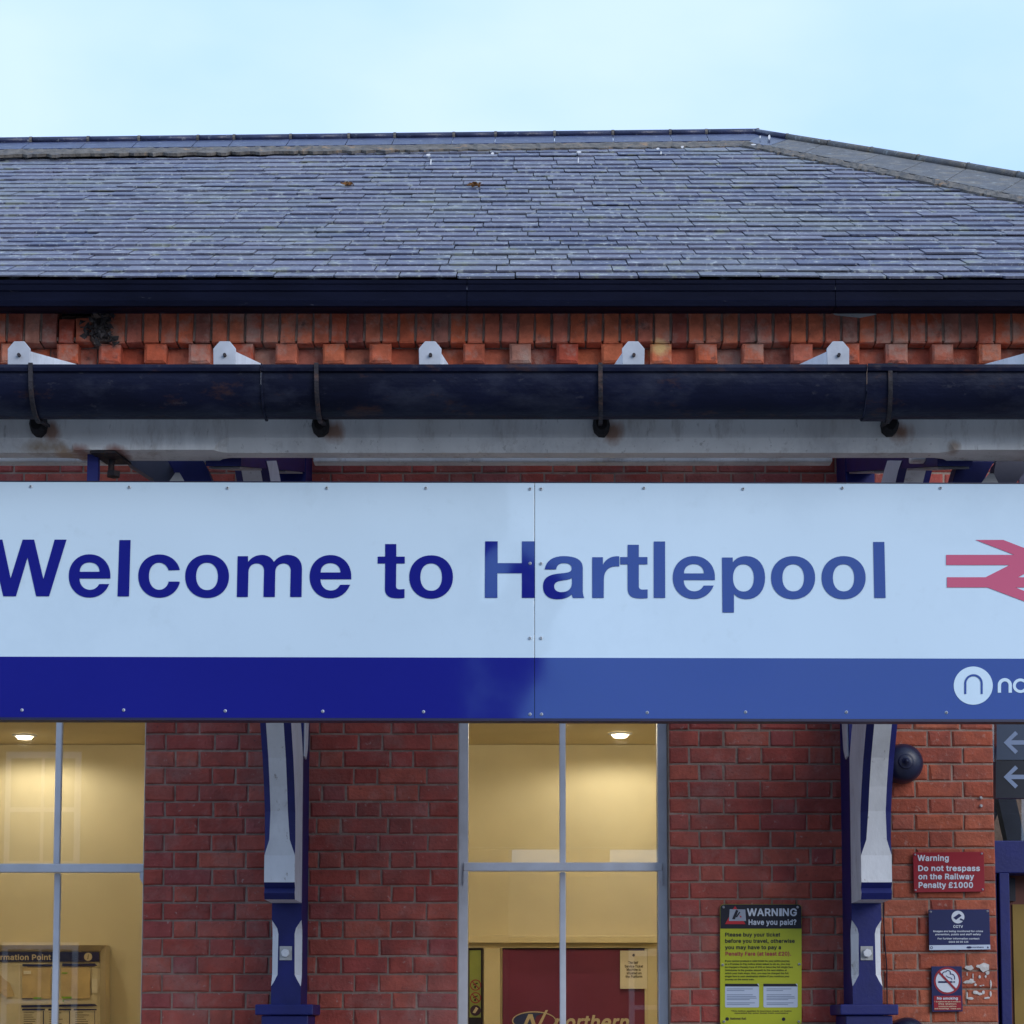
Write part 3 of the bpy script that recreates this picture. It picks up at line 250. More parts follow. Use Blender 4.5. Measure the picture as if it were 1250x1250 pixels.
RED = [(.26, .052, .042), (.36, .066, .044), (.30, .056, .044), (.42, .095, .06), (.29, .064, .06), (.34, .06, .045)]
bk = dict(rough=0.85, var=0.25, scale=9, bump=0.005, bscale=60, spots=[(1.3, .48, .66, (.25, .115, .10), .55), (5, .52, .70, (.34, .22, .19), .40), (2.1, .56, .68, (.14, .04, .035), .5), (38, .58, .70, (.07, .03, .03), .6), (26, .62, .68, (.45, .36, .32), .5)])
M_brick = mat('red_brick', RED[0], col2=RED[1:], **bk)
M_brick_s = mat('red_brick_joined', RED[0], col2=RED[1:], attr=True, **bk)
OR = [(.42, .078, .034), (.50, .11, .045), (.36, .062, .033), (.53, .13, .055), (.40, .11, .068)]
M_brickR = mat('orange_brick', (.34, .07, .035), col2=[(.40, .095, .045), (.28, .055, .035), (.44, .12, .06), (.33, .085, .055), (.37, .08, .04)], rough=.85, var=.3, scale=14, bump=.005, bscale=60, spots=[(7, .5, .66, (.13, .04, .03), .65), (2, .52, .64, (.16, .05, .04), .5), (30, .58, .7, (.5, .36, .3), .5)])
M_cor = mat('cornice_brick_face', OR[0], col2=OR[1:] + [(.50, .12, .05), (.38, .17, .12), (.26, .06, .04), (.48, .11, .05), (.34, .10, .07)], rough=.88, var=.3, scale=16, bump=.005, bscale=60, spots=[(6, .5, .66, (.38, .28, .23), .6), (11, .58, .72, (.05, .035, .035), .85)],
            stains=[(tuple(pt(805, 425, -.1)), (.06, .3, .05), (.75, .5, .2), .8)])
M_mortar = mat('grey_mortar', (.26, .185, .15), .95, .3, 20, bump=.004, bscale=120, spots=[(3, .5, .7, (.36, .28, .23), .5)])
M_mortar_y = mat('lichen_mortar', (.135, .12, .105), .95, .4, 14, bump=.012, bscale=30, spots=[(7, .58, .64, (.36, .19, .07), .5), (9, .52, .64, (.10, .10, .11), .7)])
SL = [(.104, .106, .158), (.126, .125, .18), (.114, .116, .17), (.058, .068, .13), (.142, .142, .19), (.118, .119, .172), (.074, .085, .15)]
slk = dict(rough=.55, var=.15, scale=5, bump=.003, bscale=40, stretch=(1, .8, .8),
           spots=[(1.3, .48, .66, (.15, .165, .17), .7), (16, .57, .63, (.42, .44, .42), .75), (5, .57, .64, (.22, .23, .16), .65), (11, .57, .64, (.04, .045, .075), .7), (34, .60, .65, (.5, .5, .48), .7)],
           stains=[])
M_slate = mat('slate', SL[0], col2=SL[1:], **slk)
M_slate_s = mat('slate_joined', SL[0], col2=SL[1:], attr=True, **slk)
M_ridge = mat('dark_ridge_tile', (.022, .027, .07), .35, .3, 8, bump=.003, spots=[(18, .6, .7, (.4, .42, .42), .6)])
M_flange = mat('ridge_flange', (.036, .047, .11), .45, .3, 8, bump=.004, spots=[(14, .58, .7, (.3, .33, .36), .6), (5, .6, .7, (.2, .16, .1), .5)])
M_hip = mat('hip_flange', (.105, .10, .10), .65, .3, 8, bump=.006, spots=[(9, .5, .62, (.20, .17, .13), .7), (17, .58, .66, (.35, .38, .38), .7), (4, .5, .6, (.06, .065, .08), .5)])
M_gut = mat('black_gutter_paint', (.004, .005, .014), .5, .3, 6, bump=.002, ior=1.12, spots=[(30, .66, .72, (.2, .2, .22), .4)], stretch=(.3, 1, 1))
M_gutf = mat('old_iron_gutter', (.006, .008, .024), .45, .4, 4, ior=1.22, bump=.004, bscale=25, spots=[(5, .5, .68, (.030, .034, .055), .8), (9, .58, .68, (.06, .028, .02), .6), (28, .62, .68, (.06, .06, .075), .4)], stretch=(.5, 1, 1))
M_iron = mat('rusty_iron', (.018, .015, .02), .7, .4, 20, bump=.004, spots=[(16, .5, .7, (.11, .045, .025), .7)])
bx = [(tuple(pt(x + 6, 527, -2.6)), (.05, .4, .05), (.28, .10, .03), .8) for x in (56, 401, 741, 1093)] + \
     [(tuple(pt(50, 545, -2.6)), (.10, .1, .035), (.34, .25, .17), .9)] + \
     [(tuple(pt(x, 557, -2.55)), (.05, .3, .035), (.26, .07, .035), .8) for x in (100, 144)] + [(tuple(pt(78, 556, -2.55)), (.05, .3, .03), (.45, .28, .16), .8), (tuple(pt(1166, 545, -2.6)), (.03, .1, .03), (.4, .28, .2), .8)]
M_beam = mat('weathered_white_beam', (.76, .75, .73), .6, .12, 5, bump=.002, spots=[(40, .60, .68, (.24, .22, .2), .6), (3, .5, .66, (.48, .47, .47), .6), (14, .55, .66, (.50, .47, .44), .6), (6, .60, .68, (.42, .36, .30), .5)], stains=bx, stretch=(1, 1, .3))
M_white = mat('white_gloss_paint', (.70, .71, .74), .45, .08, 8, bump=.0015, spots=[(3, .5, .66, (.50, .50, .52), .6), (30, .63, .69, (.25, .22, .2), .7), (12, .60, .68, (.42, .40, .38), .6)], stretch=(1, 1, .5))
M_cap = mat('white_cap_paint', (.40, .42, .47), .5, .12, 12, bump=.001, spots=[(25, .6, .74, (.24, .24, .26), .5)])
M_offw = mat('dirty_white_paint', (.40, .40, .40), .6, .15, 8, bump=.002, spots=[(22, .6, .74, (.12, .1, .1), .7)])
M_blue = mat('dark_blue_paint', (.006, .010, .115), .5, .2, 6, bump=.001, spots=[(45, .70, .74, (.25, .25, .28), .7)])
M_bluef = mat('blue_window_frame', (.62, .63, .68), .5, .1, 8, bump=.001)
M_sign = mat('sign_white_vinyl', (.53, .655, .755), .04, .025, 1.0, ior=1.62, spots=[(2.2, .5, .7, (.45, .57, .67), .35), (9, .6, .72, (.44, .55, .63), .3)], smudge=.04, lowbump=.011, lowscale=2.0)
M_signb = mat('sign_blue_vinyl', (.010, .014, .20), .035, .04, 1.0, ior=1.82, lowbump=.011, lowscale=2.0, smudge=.05)
M_signr = mat('sign_red_vinyl', (.52, .035, .085), .04, .02, 1.0, ior=1.85, lowbump=.011, lowscale=2.0)
for q_ in (M_signb, M_signr): q_.node_tree.nodes['Principled BSDF'].inputs['Specular Tint'].default_value = (.55, .88, 1, 1)  # blue put into the highlight colour so the reflected sky reads bluer
M_edge = mat('dark_sign_frame', (.012, .012, .045), .4, .1)
M_steel = mat('steel_screw', (.70, .71, .74), .3, .1, metal=.2)
M_cream = mat('cream_wall_paint', (.62, .54, .35), .7, .05, 3)
M_ceil = mat('cream_ceiling', (.66, .56, .36), .8, .05, 3)
M_creamf = mat('cream_door_frame', (.70, .60, .36), .55, .05, 5)
M_maroon = mat('maroon_poster', (.20, .04, .085), .25, .15, 2)
M_paper = mat('cream_paper', (.78, .70, .52), .8, .03, 5)
M_yg = mat('acid_yellow_vinyl', (.44, .46, .018), .35, .06, 4)
M_navy = mat('navy_vinyl', (.010, .014, .085), .35, .08, 4)
M_dark = mat('near_black_ink', (.008, .008, .02), .5, 0)
M_ink = mat('brown_ink', (.06, .04, .015), .6, 0)
M_print = mat('pale_print', (.50, .56, .68), .5, .02, 4)
M_ptext = mat('white_lettering', (.62, .65, .72), .5, 0)
M_redv = mat('red_sign_enamel', (.28, .008, .018), .35, .08, 4, spots=[(20, .66, .74, (.12, .01, .01), .5)])
M_mag = mat('magenta_ink', (.35, .02, .05), .5, 0)
M_creamink = mat('cream_ink', (.66, .56, .38), .5, 0)
M_tan = mat('map_tan', (.60, .44, .20), .6, .12, 12, spots=[(30, .58, .7, (.3, .2, .08), .5)])
M_green = mat('green_ink', (.22, .42, .02), .5, 0)
M_ptan = mat('board_print_paper', (.72, .63, .42), .6, .06, 10)
M_bell = mat('navy_bell_paint', (.012, .014, .04), .35, .2, 10)
M_glue = mat('white_glue_residue', (.55, .52, .50), .8, .2, 30, bump=.004)
M_asph = mat('platform_paving', (.17, .165, .16), .9, .2, 3, bump=.004, spots=[(2, .5, .7, (.22, .21, .20), .5)])
M_conc = mat('platform_edge_concrete', (.32, .31, .29), .85, .15, 4)
M_ball = mat('ballast', (.14, .12, .11), .95, .4, 14, bump=.03, bscale=18)
M_rail = mat('rail_steel', (.2, .13, .1), .4, .2, metal=.6)
M_oppb = mat('dark_far_brick', (.10, .035, .028), .9, .25, 3)
M_oppr = mat('far_slate', (.05, .055, .075), .7, .2, 3)
M_oppw = mat('far_window_glass', (.03, .035, .05), .1, 0)
M_debris = mat('black_debris', (.03, .025, .025), .95, .5, 30, bump=.01, bscale=60, spots=[(25, .55, .7, (.2, .17, .15), .6)])
M_yel = mat('yellow_door_leaf', (.24, .15, .025), .6, .1)
M_brown = mat('brown_door_wood', (.13, .03, .015), .5, .15)
def glass(name, tint=(1, 1, 1), ior=1.5, rough=0.0):
    m = bpy.data.materials.new(name); m.use_nodes = True; t = m.node_tree; t.nodes.clear()
    o = t.nodes.new('ShaderNodeOutputMaterial'); mxx = t.nodes.new('ShaderNodeMixShader'); tr = t.nodes.new('ShaderNodeBsdfTransparent'); gl = t.nodes.new('ShaderNodeBsdfGlossy')
    fr = t.nodes.new('ShaderNodeFresnel'); fr.inputs['IOR'].default_value = ior; tr.inputs[0].default_value = (*tint, 1); gl.inputs['Roughness'].default_value = rough
    t.links.new(fr.outputs[0], mxx.inputs[0]); t.links.new(tr.outputs[0], mxx.inputs[1]); t.links.new(gl.outputs[0], mxx.inputs[2]); t.links.new(mxx.outputs[0], o.inputs[0]); return m
M_glass = glass('window_glass', (.93, .93, .92), 1.75)
M_gtop = glass('canopy_glass', (.86, .88, .92), 1.5, .1)

# ------------------------------------------------------------------ ground
def slab(name, x0, x1, y0, y1, z0, z1, m, lab=None):
    mb = MB(); mb.box(x0, x1, y0, y1, z0, z1); return props(mb.build(name, m), kind='structure')
g = MB(); g.face([(-600, -600, -1.02), (600, -600, -1.02), (600, 600, -1.02), (-600, 600, -1.02)])
props(g.build('ground', M_ball), kind='structure')
slab('platform', -60, 60, -14, 30, -1.0, 0, M_asph)
slab('platform_edging', -60, 60, -14.35, -14.003, -1.0, .012, M_conc)
slab('far_platform', -60, 60, -40, -18.2, -1.0, 0, M_asph)
tr = thing('railway_track', (0, -16.2, -1), 'steel railway track on ballast between the two platforms', 'track')
for dy in (-.72, .72): MB().box(-60, 60, -16.2+dy-.035, -16.2+dy+.035, -.88, -.74).build('rail', M_rail, tr)
sb = MB()
for i in range(100): sb.box(-60+i*1.2, -59.75+i*1.2, -17.5, -14.9, -1.0, -.885)
sb.build('sleepers', M_conc, tr)['kind'] = 'stuff'

# ------------------------------------------------------------------ buildings across the tracks (they show as reflections)
def far_house(x0, x1, y0, y1, h, rise, lab, wins):
    t = thing('brick_building', ((x0+x1)/2, y0, 0), lab, 'building')
    MB().box(x0, x1, y0, y1, 0, h).build('wall', M_oppb, t)
    r_ = MB(); r_.prism([(x0-.3, y0-.3, h), (x0-.3, y1+.3, h), (x0-.3, (y0+y1)/2, h+rise)], [(x1+.3, y0-.3, h), (x1+.3, y1+.3, h), (x1+.3, (y0+y1)/2, h+rise)])
    rf = r_.build('roof', M_oppr, t)
    MB().box(x0+1, x0+1.9, (y0+y1)/2-.5, (y0+y1)/2+.5, h+rise*.5, h+rise+1.2).build('chimney', M_oppb, rf)
    for (wx, wz) in wins:
        f = MB(); f.box(wx-.65, wx+.65, y1, y1+.06, wz-.1, wz+1.9); fo = f.build('window', M_white, t)
        for a in (0, 1):
            for b_ in (0, 1):
                MB().box(wx-.55+a*.58, wx-.03+a*.58, y1+.06, y1+.075, wz+b_*.93, wz+.85+b_*.93).build('pane', M_oppw, fo)
far_house(-10.5, -.35, -33, -25, 11.5, 2.5, 'tall dark brick building across the tracks with a slate roof', [(-2.6-2.9*i, z) for i in range(3) for z in (1.1, 4.4)])
far_house(-.34, 26, -33, -25.5, 3.1, 1.5, 'low dark brick building across the tracks beside the tall one', [(2.4+2.8*i, 1.0) for i in range(8)])

# ------------------------------------------------------------------ station building
B = thing('station_building', (0, 0, 0), 'red brick station building with a hipped slate roof and white sash windows', 'building')
def X(px, Y=0): return (px - PX) * (Y + 10) / F / 1.0 * cp * 1.0 + 0 if False else pt(px, 1100, Y).x
def Z(py, Y=0): return pt(645, py, Y).z
ZT = Z(385, 0)               # top of the wall, under the eaves
WL0, WL1 = X(-40), X(174)    # left window opening
WC0, WC1 = X(558.5), X(817)  # centre window opening
D0 = X(1216)                 # left jamb of the door opening
ZH = Z(760, 0); ZS = 0.75
wm = MB()
yb = .36
wm.box(-9, WL0, .007, yb, 0, ZH); wm.box(WL1, WC0, .007, yb, 0, ZH); wm.box(WC1, D0, .007, yb, 0, ZH)
wm.box(WL0, WL1, .007, yb, 0, ZS); wm.box(WC0, WC1, .007, yb, 0, ZS)
wm.box(D0 + 2.2, 9, .007, yb, 0, ZH); wm.box(-9, 9, .007, yb, ZH, ZT)
wm.box(-9, -8.64, yb, 9, 0, ZT); wm.box(8.64, 9, yb, 9, 0, ZT); wm.box(-9, 9, 9, 9.36, 0, ZT)
wall = wm.build('wall', M_mortar, B)
# bricks
def brick_mesh(w_, h_, d_, m, seed, be=.005, jag=.006):
    r = random.Random(seed); j = lambda a=jag: r.uniform(-a, a)
    mb = MB(); hw, hh = w_/2, h_/2
    bk_ = [(-hw, d_, -hh), (hw, d_, -hh), (hw, d_, hh), (-hw, d_, hh)]
    md = [(x + j(.0015), be + j(.001), z + j(.0015)) for x, z in ((-hw, -hh), (0, -hh), (hw, -hh), (hw, hh), (0, hh), (-hw, hh))]
    fr = [(x*(1-be*1.3/hw) + j(), j(.0012), z*(1-be*1.2/hh) + j(.0025)) for x, z in ((-hw, -hh), (0, -hh), (hw, -hh), (hw, hh), (0, hh), (-hw, hh))]
    v = bk_ + md + fr
    f = [(10, 11, 14, 15), (11, 12, 13, 14), (4, 5, 11, 10), (5, 6, 12, 11), (6, 7, 13, 12), (7, 8, 14, 13), (8, 9, 15, 14), (9, 4, 10, 15),
         (0, 1, 6, 5, 4), (1, 2, 7, 6), (2, 3, 9, 8, 7), (3, 0, 4, 9)]
    mb.raw(v, f); return mb.mesh('brick', m)
BRK = {}
def place_brick(x0, x1, z0, z1, m, parent, depth=.03, Y=0.0, name='brick', be=.006):
    w_ = x1 - x0; h_ = z1 - z0; base = min((.045, .07, .105, .17, .225), key=lambda q: abs(q - w_))
    k = (base, round(h_, 2), m.name, R.randrange(4), depth, be)
    if k not in BRK: BRK[k] = brick_mesh(base, round(h_, 2), depth, m, hash((base, k[3])) % 1000, be)
    o = bpy.data.objects.new(name, BRK[k]); o.location = ((x0+x1)/2, Y + R.uniform(-.0025, .0025), (z0+z1)/2)
    o.scale = (w_/base, 1, h_/round(h_, 2)); o.rotation_euler = (0, R.uniform(-.004, .004), 0)
    link(o, parent); return o
J = .0082
rows = [857, 878, 895.9, 916.2, 937, 957.7, 978.6, 997.9, 1018.5, 1039.4, 1060.3, 1081, 1101.8, 1123.6, 1145.5, 1167.3, 1189.2, 1211.6, 1231.9, 1253.5, 1275]
stuff = MB(); nb = 0
def row_bricks(xa, xb, z0, z1, kind, m, vis, seed):
    global nb
    r = random.Random(seed); x = xa; i = 0
    seq0 = {'A': [.1], 'B': [.15]}[kind]; pat = [.236, .118] if kind == 'A' else [.118, .236]
    while x < xb - .02:
        w_ = seq0[0] if i == 0 else pat[(i - 1) % 2] * r.uniform(.97, 1.03)
        x1 = min(x + w_, xb)
        if xb - x1 < .05: x1 = xb
        px0 = PX + x * F / 10 ; px1 = PX + x1 * F / 10
        if vis and px1 > -6 and px0 < 1256:
            place_brick(x + J/2, x1 - J/2 if x1 < xb else x1, z0 + J/2, z1 - J/2, m, wall); nb += 1
        else:
            stuff.box(x + J/2, x1 - J/2, 0, .03, z0 + J/2, z1 - J/2, 0, r.random())
        x = x1; i += 1
P1 = X(1084)
for i in range(len(rows) - 1):
    k = 'AB'[i % 2]
    z1_, z0_ = Z(rows[i]), Z(rows[i+1])
    row_bricks(WL1, WC0, z0_, z1_, k, M_brick, True, i)
    z1_, z0_ = Z(rows[i] - 4.5), Z(rows[i+1] - 4.5)
    k2 = 'BA'[i % 2]
    row_bricks(WC1, X(1040), z0_, z1_, k2, M_brick, True, 50 + i)
    row_bricks(X(1052), D0, z0_, z1_, k, M_brickR, True, 90 + i)
# band between canopy beam and sign, and everything the sign hides
zz = Z(557.3); step = (Z(557.3) - Z(857)) / 15
for i in range(15):
    z1_ = zz - i * step; z0_ = z1_ - step
    vis = i < 2
    if z1_ > ZH + .02: row_bricks(X(-20), X(1275), z0_, z1_, 'AB'[i % 2], M_brick, vis, 200 + i)
    else:
        row_bricks(WL1, WC0, z0_, z1_, 'AB'[i % 2], M_brick, False, 200 + i); row_bricks(WC1, D0, z0_, z1_, 'AB'[i % 2], M_brick, False, 300 + i)
for i in range(7):
    z0_ = zz + i * step; row_bricks(-8.9, 8.9, z0_, z0_ + step, 'AB'[i % 2], M_brick, False, 400 + i)
for i in range(14):      # below the frame
    z1_ = Z(1275) - i * step
    if z1_ > .1:
        row_bricks(WL1, WC0, z1_-step, z1_, 'AB'[i % 2], M_brick, False, 500 + i); row_bricks(WC1, D0, z1_-step, z1_, 'AB'[i % 2], M_brick, False, 530 + i)
stuff.build('hidden_bricks', M_brick_s, wall, attr=True, fixn=False)['kind'] = 'stuff'

# cornice
CY = -.11
cz1, cz0 = Z(371, CY), Z(418, CY)
cz0m = Z(395.5, CY)
cm = MB(); cm.box(-9, X(44, CY), -.097, .012, cz0 + .012, ZT + .03); cm.box(X(97, CY), 9, -.097, .012, cz0 + .012, ZT + .03); cm.box(X(44, CY), X(97, CY), -.097, .012, cz0 + .012, cz0 + .03); cm.box(-9, 9, -.018, .012, Z(470, 0), cz0 + .012)
cor = cm.build('cornice', M_mortar, B)
def cor_brick(w_, seed):
    r = random.Random(seed); j = lambda a: r.uniform(-a, a); hw = w_/2; mb = MB(); H = cz1 - cz0; hm = cz0m - cz0; b_ = .005
    prof = [(.10, 0), (.006, 0), (0, b_), (0, hm), (.009, H), (.10, H)]
    L_ = [(-hw + (b_ if i in (2, 3) else 0), y + j(.002), z + j(.002)) for i, (y, z) in enumerate(prof)]
    Rr = [(hw - (b_ if i in (2, 3) else 0), y + j(.002), z + j(.002)) for i, (y, z) in enumerate(prof)]
    mb.prism(L_, Rr); return mb.mesh('cornice_brick', M_cor)
CM = [cor_brick(.077, s) for s in range(6)]
pitch = 21.35 * 9.89 / F
n0 = -3
for i in range(-4, 63):
    x = X(-8, CY) + i * pitch
    px = -8 + i * 21.35
    if 45 < px < 95 and R.random() < 2:      # broken-out headers under the gutter
        o = bpy.data.objects.new('cornice_brick', CM[i % 6]); o.scale = (1, 1, .62)
    elif 98 < px < 118: continue
    else: o = bpy.data.objects.new('cornice_brick', CM[R.randrange(6)])
    o.location = (x + pitch/2, CY + R.uniform(-.004, .004), cz0 + R.uniform(-.002, .003)); o.rotation_euler = (R.uniform(-.02, .02), R.uniform(-.02, .02), R.uniform(-.02, .02))
    link(o, cor)
def dent_mesh(s):
    return brick_mesh(.106, .098, .13, M_cor, 70 + s, be=.010, jag=.003)
DM = [dent_mesh(s) for s in range(4)]
for px in (-2, 68, 121, 178, 233, 287, 342, 401, 460, 521, 577, 635, 694, 750, 811, 868, 926, 987, 1046, 1106, 1164, 1223, 1282):
    o = bpy.data.objects.new('dentil_brick', DM[R.randrange(4)]); o.location = (X(px, CY), CY + .004 + R.uniform(-.006, .004), cz0 - .052)
    o.rotation_euler = (0, R.uniform(-.02, .02), R.uniform(-.03, .03)); link(o, cor)
# recessed course behind the dentils
for i in range(-1, 23):
    x = X(-10) + i * .236; place_brick(x + J/2, x + .236 - J/2, Z(449), Z(428), M_cor, cor, Y=-.03, name='brick')
# debris nest in the cornice
mb = MB()
for i in range(90):
    p = pt(R.gauss(121, 9), min(R.gauss(399, 9), 420), -.12 - R.random() * .06); s = R.uniform(.006, .020)
    q = [p + Vector((R.uniform(-s, s)*1.8, R.uniform(-s, s), R.uniform(-s, s)*1.6)) for _ in range(4)]
    mb.raw(q, [(0, 1, 2), (0, 2, 3), (0, 3, 1), (1, 3, 2)])
props(mb.build('bird_nest', M_debris), 'black tangled nest debris stuck in the brick cornice above the dentils', 'nest')

# roof --------------------------------------------------------------
TA = .56; YE = -.27; ZE = Z(342.5, YE); nrm = Vector((0, -TA, 1)).normalized()
RP = (Vector((0, YE, ZE)), nrm)
YR = ptp(645, 166, RP).y; ZR = ptp(645, 166, RP).z
def roofpt(px, py, off=0.0):
    return ptp(px, py, (RP[0] + nrm * off, nrm))
def lift(p):      # the old roof rises a touch towards the hip
    s = max(0, min(1, (p.y - YE) / (YR - YE))); return Vector((p.x, p.y, p.z + .0120 * (p.x) * s))
roof = MB()
HX = roofpt(932, 160).x
# hip direction on the front plane
ha, hb = roofpt(932, 166), roofpt(1250, 232)
hd = (hb - ha); kE = (YE - ha.y) / hd.y; HE = ha + hd * kE
back_y = 2 * YR - YE
A = [(-9.3, YE, ZE), (HE.x, YE, ZE), (ha.x, YR, ZR + .02), (-9.3, YR, ZR - .1)]
roof.face(A); roof.face([(HE.x, YE, ZE), (HE.x, back_y, ZE), (ha.x, YR, ZR + .02)])
roof.face([(HE.x, back_y, ZE), (-9.3, back_y, ZE), (-9.3, YR, ZR - .1), (ha.x, YR, ZR + .02)])
roof.face([(-9.3, YE, ZE), (-9.3, YR, ZR - .1), (-9.3, back_y, ZE)]); roof.face([(-9.3, YE, ZE), (-9.3, back_y, ZE), (HE.x, back_y, ZE), (HE.x, YE, ZE)])
for i in range(len(roof.v)): roof.v[i] = (roof.v[i][0], roof.v[i][1], roof.v[i][2] - .045)
rf = roof.build('roof', M_slate_s, B)
zl = [1193, 1150, 1100, 1052, 1012, 972, 937, 903, 866, 828, 792, 754, 718, 683, 650, 616, 582, 548, 515, 480, 448, 412, 380, 347, 317, 288, 250, 217, 187, 150, 112]
ys = [160 + z / 6.58 for z in zl]
sdv = Vector((0, 1, TA)).normalized()
sst = MB(); ns_ = 0
def hipx(y):     # x of hip line at depth y
    return ha.x + hd.x * (y - ha.y) / hd.y
def slate_verts(xc, w_, base, length, r):
    th = .006 + r.random() * .006; sk = r.uniform(-.004, .004)
    u = Vector((1, sk, 0)); o = base + nrm * (.018 + r.uniform(-.002, .003))
    dn = sdv * length - nrm * .014
    j = lambda a: r.uniform(-a, a)
    cl = r.random() * .012 if r.random() < .4 else .002; cr_ = r.random() * .02 if r.random() < .35 else .002
    hw = w_/2
    p = [o - u*hw + sdv*(cl + j(.003)), o - u*(hw - cl - .002) + sdv * j(.003), o + sdv * j(.004), o + u*(hw - cr_ - .002) + sdv*j(.003), o + u*hw + sdv*(cr_ + j(.003))]
    q = p + [o + u*hw + dn, o - u*hw + dn]
    top = [Vector((v.x + xc, v.y, v.z)) for v in q]; bot = [v - nrm * th for v in top]
    n = len(top); return top + bot, [tuple(range(n)), ] + [(i, i+n, (i+1) % n + n, (i+1) % n) for i in range(n)]
SMESH = {}
for k in range(len(ys) - 1):
    b0 = ptp(645, ys[k], RP); b1 = ptp(645, ys[k+1], RP); ex = (b1 - b0).length
    xl = roofpt(-14, ys[k]).x; xr = min(roofpt(1266, ys[k]).x, hipx(b0.y) - .0)
    W = .300; x = xl - R.random()*.02 - (.15 if k % 2 else 0) - W + (math.floor(xl / W) * W - xl)
    jit = R.uniform(-.04, .04)
    while x < xr:
        w_ = W + R.uniform(-.03, .03)
        if x + w_ > xr + .15 and xr < roofpt(1266, ys[k]).x: break
        cx = x + w_/2 + jit; s = (b0.y - YE) / (YR - YE)
        zoff = .0120 * cx * max(0, s)
        if k < 14 and ns_ < 300:
            vkey = (k, R.randrange(5))
            if vkey not in SMESH:
                v, f = slate_verts(0, W - .006, Vector((0, 0, 0)), ex + .10, random.Random(k*10 + vkey[1])); m_ = MB(); m_.raw(v, f); SMESH[vkey] = m_.mesh('slate', M_slate)
            o = bpy.data.objects.new('slate', SMESH[vkey]); o.location = (cx, b0.y, b0.z + zoff + R.uniform(0, .003)); o.scale.x = w_/W; link(o, rf); ns_ += 1
        else:
            v, f = slate_verts(cx, w_ - .006, Vector((0, b0.y, b0.z + zoff)), ex + .10, R); sst.raw(v, f, 0, R.random())
        x += w_
sst.build('upper_slates', M_slate_s, rf, attr=True, fixn=False)['kind'] = 'stuff'
# lichen tuft patches on the slates
for (a, b_, w_) in ((580, 221, 9), (425, 219, 9)):
    pz = lift(roofpt(a, b_, .05)); pl_ = []
    tu = MB()
    for i in range(70 if a > 500 else 30):
        dy_ = R.gauss(0, .025); c_ = Vector((pz.x + R.gauss(0, .020), pz.y + dy_, pz.z - .02 + dy_ * TA)); s_ = R.uniform(.008, .016)
        q = [c_ + Vector((R.uniform(-s_, s_)*1.7, R.uniform(-s_, s_), R.uniform(-s_, s_))) for _ in range(4)]; tu.raw(q, [(0, 1, 2), (0, 2, 3), (0, 3, 1), (1, 3, 2)])
    props(tu.build('moss_tuft', mat('orange_moss', (.16, .07, .02), .95, .4, 60)), 'small tuft of orange-brown moss on the slates ' + ('above the middle of the sign' if a > 500 else 'left of the middle, the fainter one'), 'moss', 'moss tufts on the roof', 'stuff')
# ridge tiles: rolled top, flange and mortar bed
def ridge_line(px): return 168 - (px - 0) * 11 / 930
joints = [-25, 38, 108, 170, 242, 286, 355, 426, 482, 554, 605, 677, 748, 818, 862, 925]
for a, b_ in zip(joints[:-1], joints[1:]):
    pa = [roofpt(x, ridge_line(x) + 4.0, .06) for x in (a + .2, b_ - .2)]
    rt = MB(); rt.tube(pa, .027, 12)
    o_ = rt.build('ridge_tile', M_ridge, rf, smooth=True)
    fl = MB(); th = .012
    q = [roofpt(a + .15, ridge_line(a) + 5, .05), roofpt(b_ - .15, ridge_line(b_) + 5, .05), roofpt(b_ - 1.5 - (645 - b_) * .018, ridge_line(b_) + 14 , .045), roofpt(a - .2 - (645 - a) * .018, ridge_line(a) + 14, .045)]
    fl.prism(q, [p - nrm * th for p in q]); fo = fl.build('flange', M_flange, o_)
    cl = MB(); cl.tube([roofpt(b_ - 1.6, ridge_line(b_) + 4.0, .06), roofpt(b_ + 1.6, ridge_line(b_) + 4.0, .06)], .030, 10); cl.build('joint_mortar', M_mortar_y, o_)
def strip(pts_top, pts_bot, o1, o2, name, m, parent, seg=60):
    mb = MB()
    def interp(P, t):
        f_ = t * (len(P) - 1); i = min(int(f_), len(P) - 2); u = f_ - i; return (P[i][0]*(1-u)+P[i+1][0]*u, P[i][1]*(1-u)+P[i+1][1]*u)
    rows_ = []
    for i in range(seg + 1):
        t = i / seg; a = interp(pts_top, t); b_ = interp(pts_bot, t)
        pa = roofpt(a[0], a[1] + R.uniform(-.2, .2), o1); pb = roofpt(b_[0], b_[1] + R.uniform(-.8, .8), o2); pm = (pa + pb) * .5 + nrm * R.uniform(.0, .018)
        rows_.append((pa, pm, pb, pb - nrm * .022))
    for i in range(seg):
        for k in range(3): mb.face([rows_[i][k], rows_[i+1][k], rows_[i+1][k+1], rows_[i][k+1]])
    return mb.build(name, m, parent, fixn=False)
strip([(-20, 182), (926, 171)], [(-20, 189), (926, 178)], .04, .028, 'ridge_mortar', M_mortar_y, rf, 160)
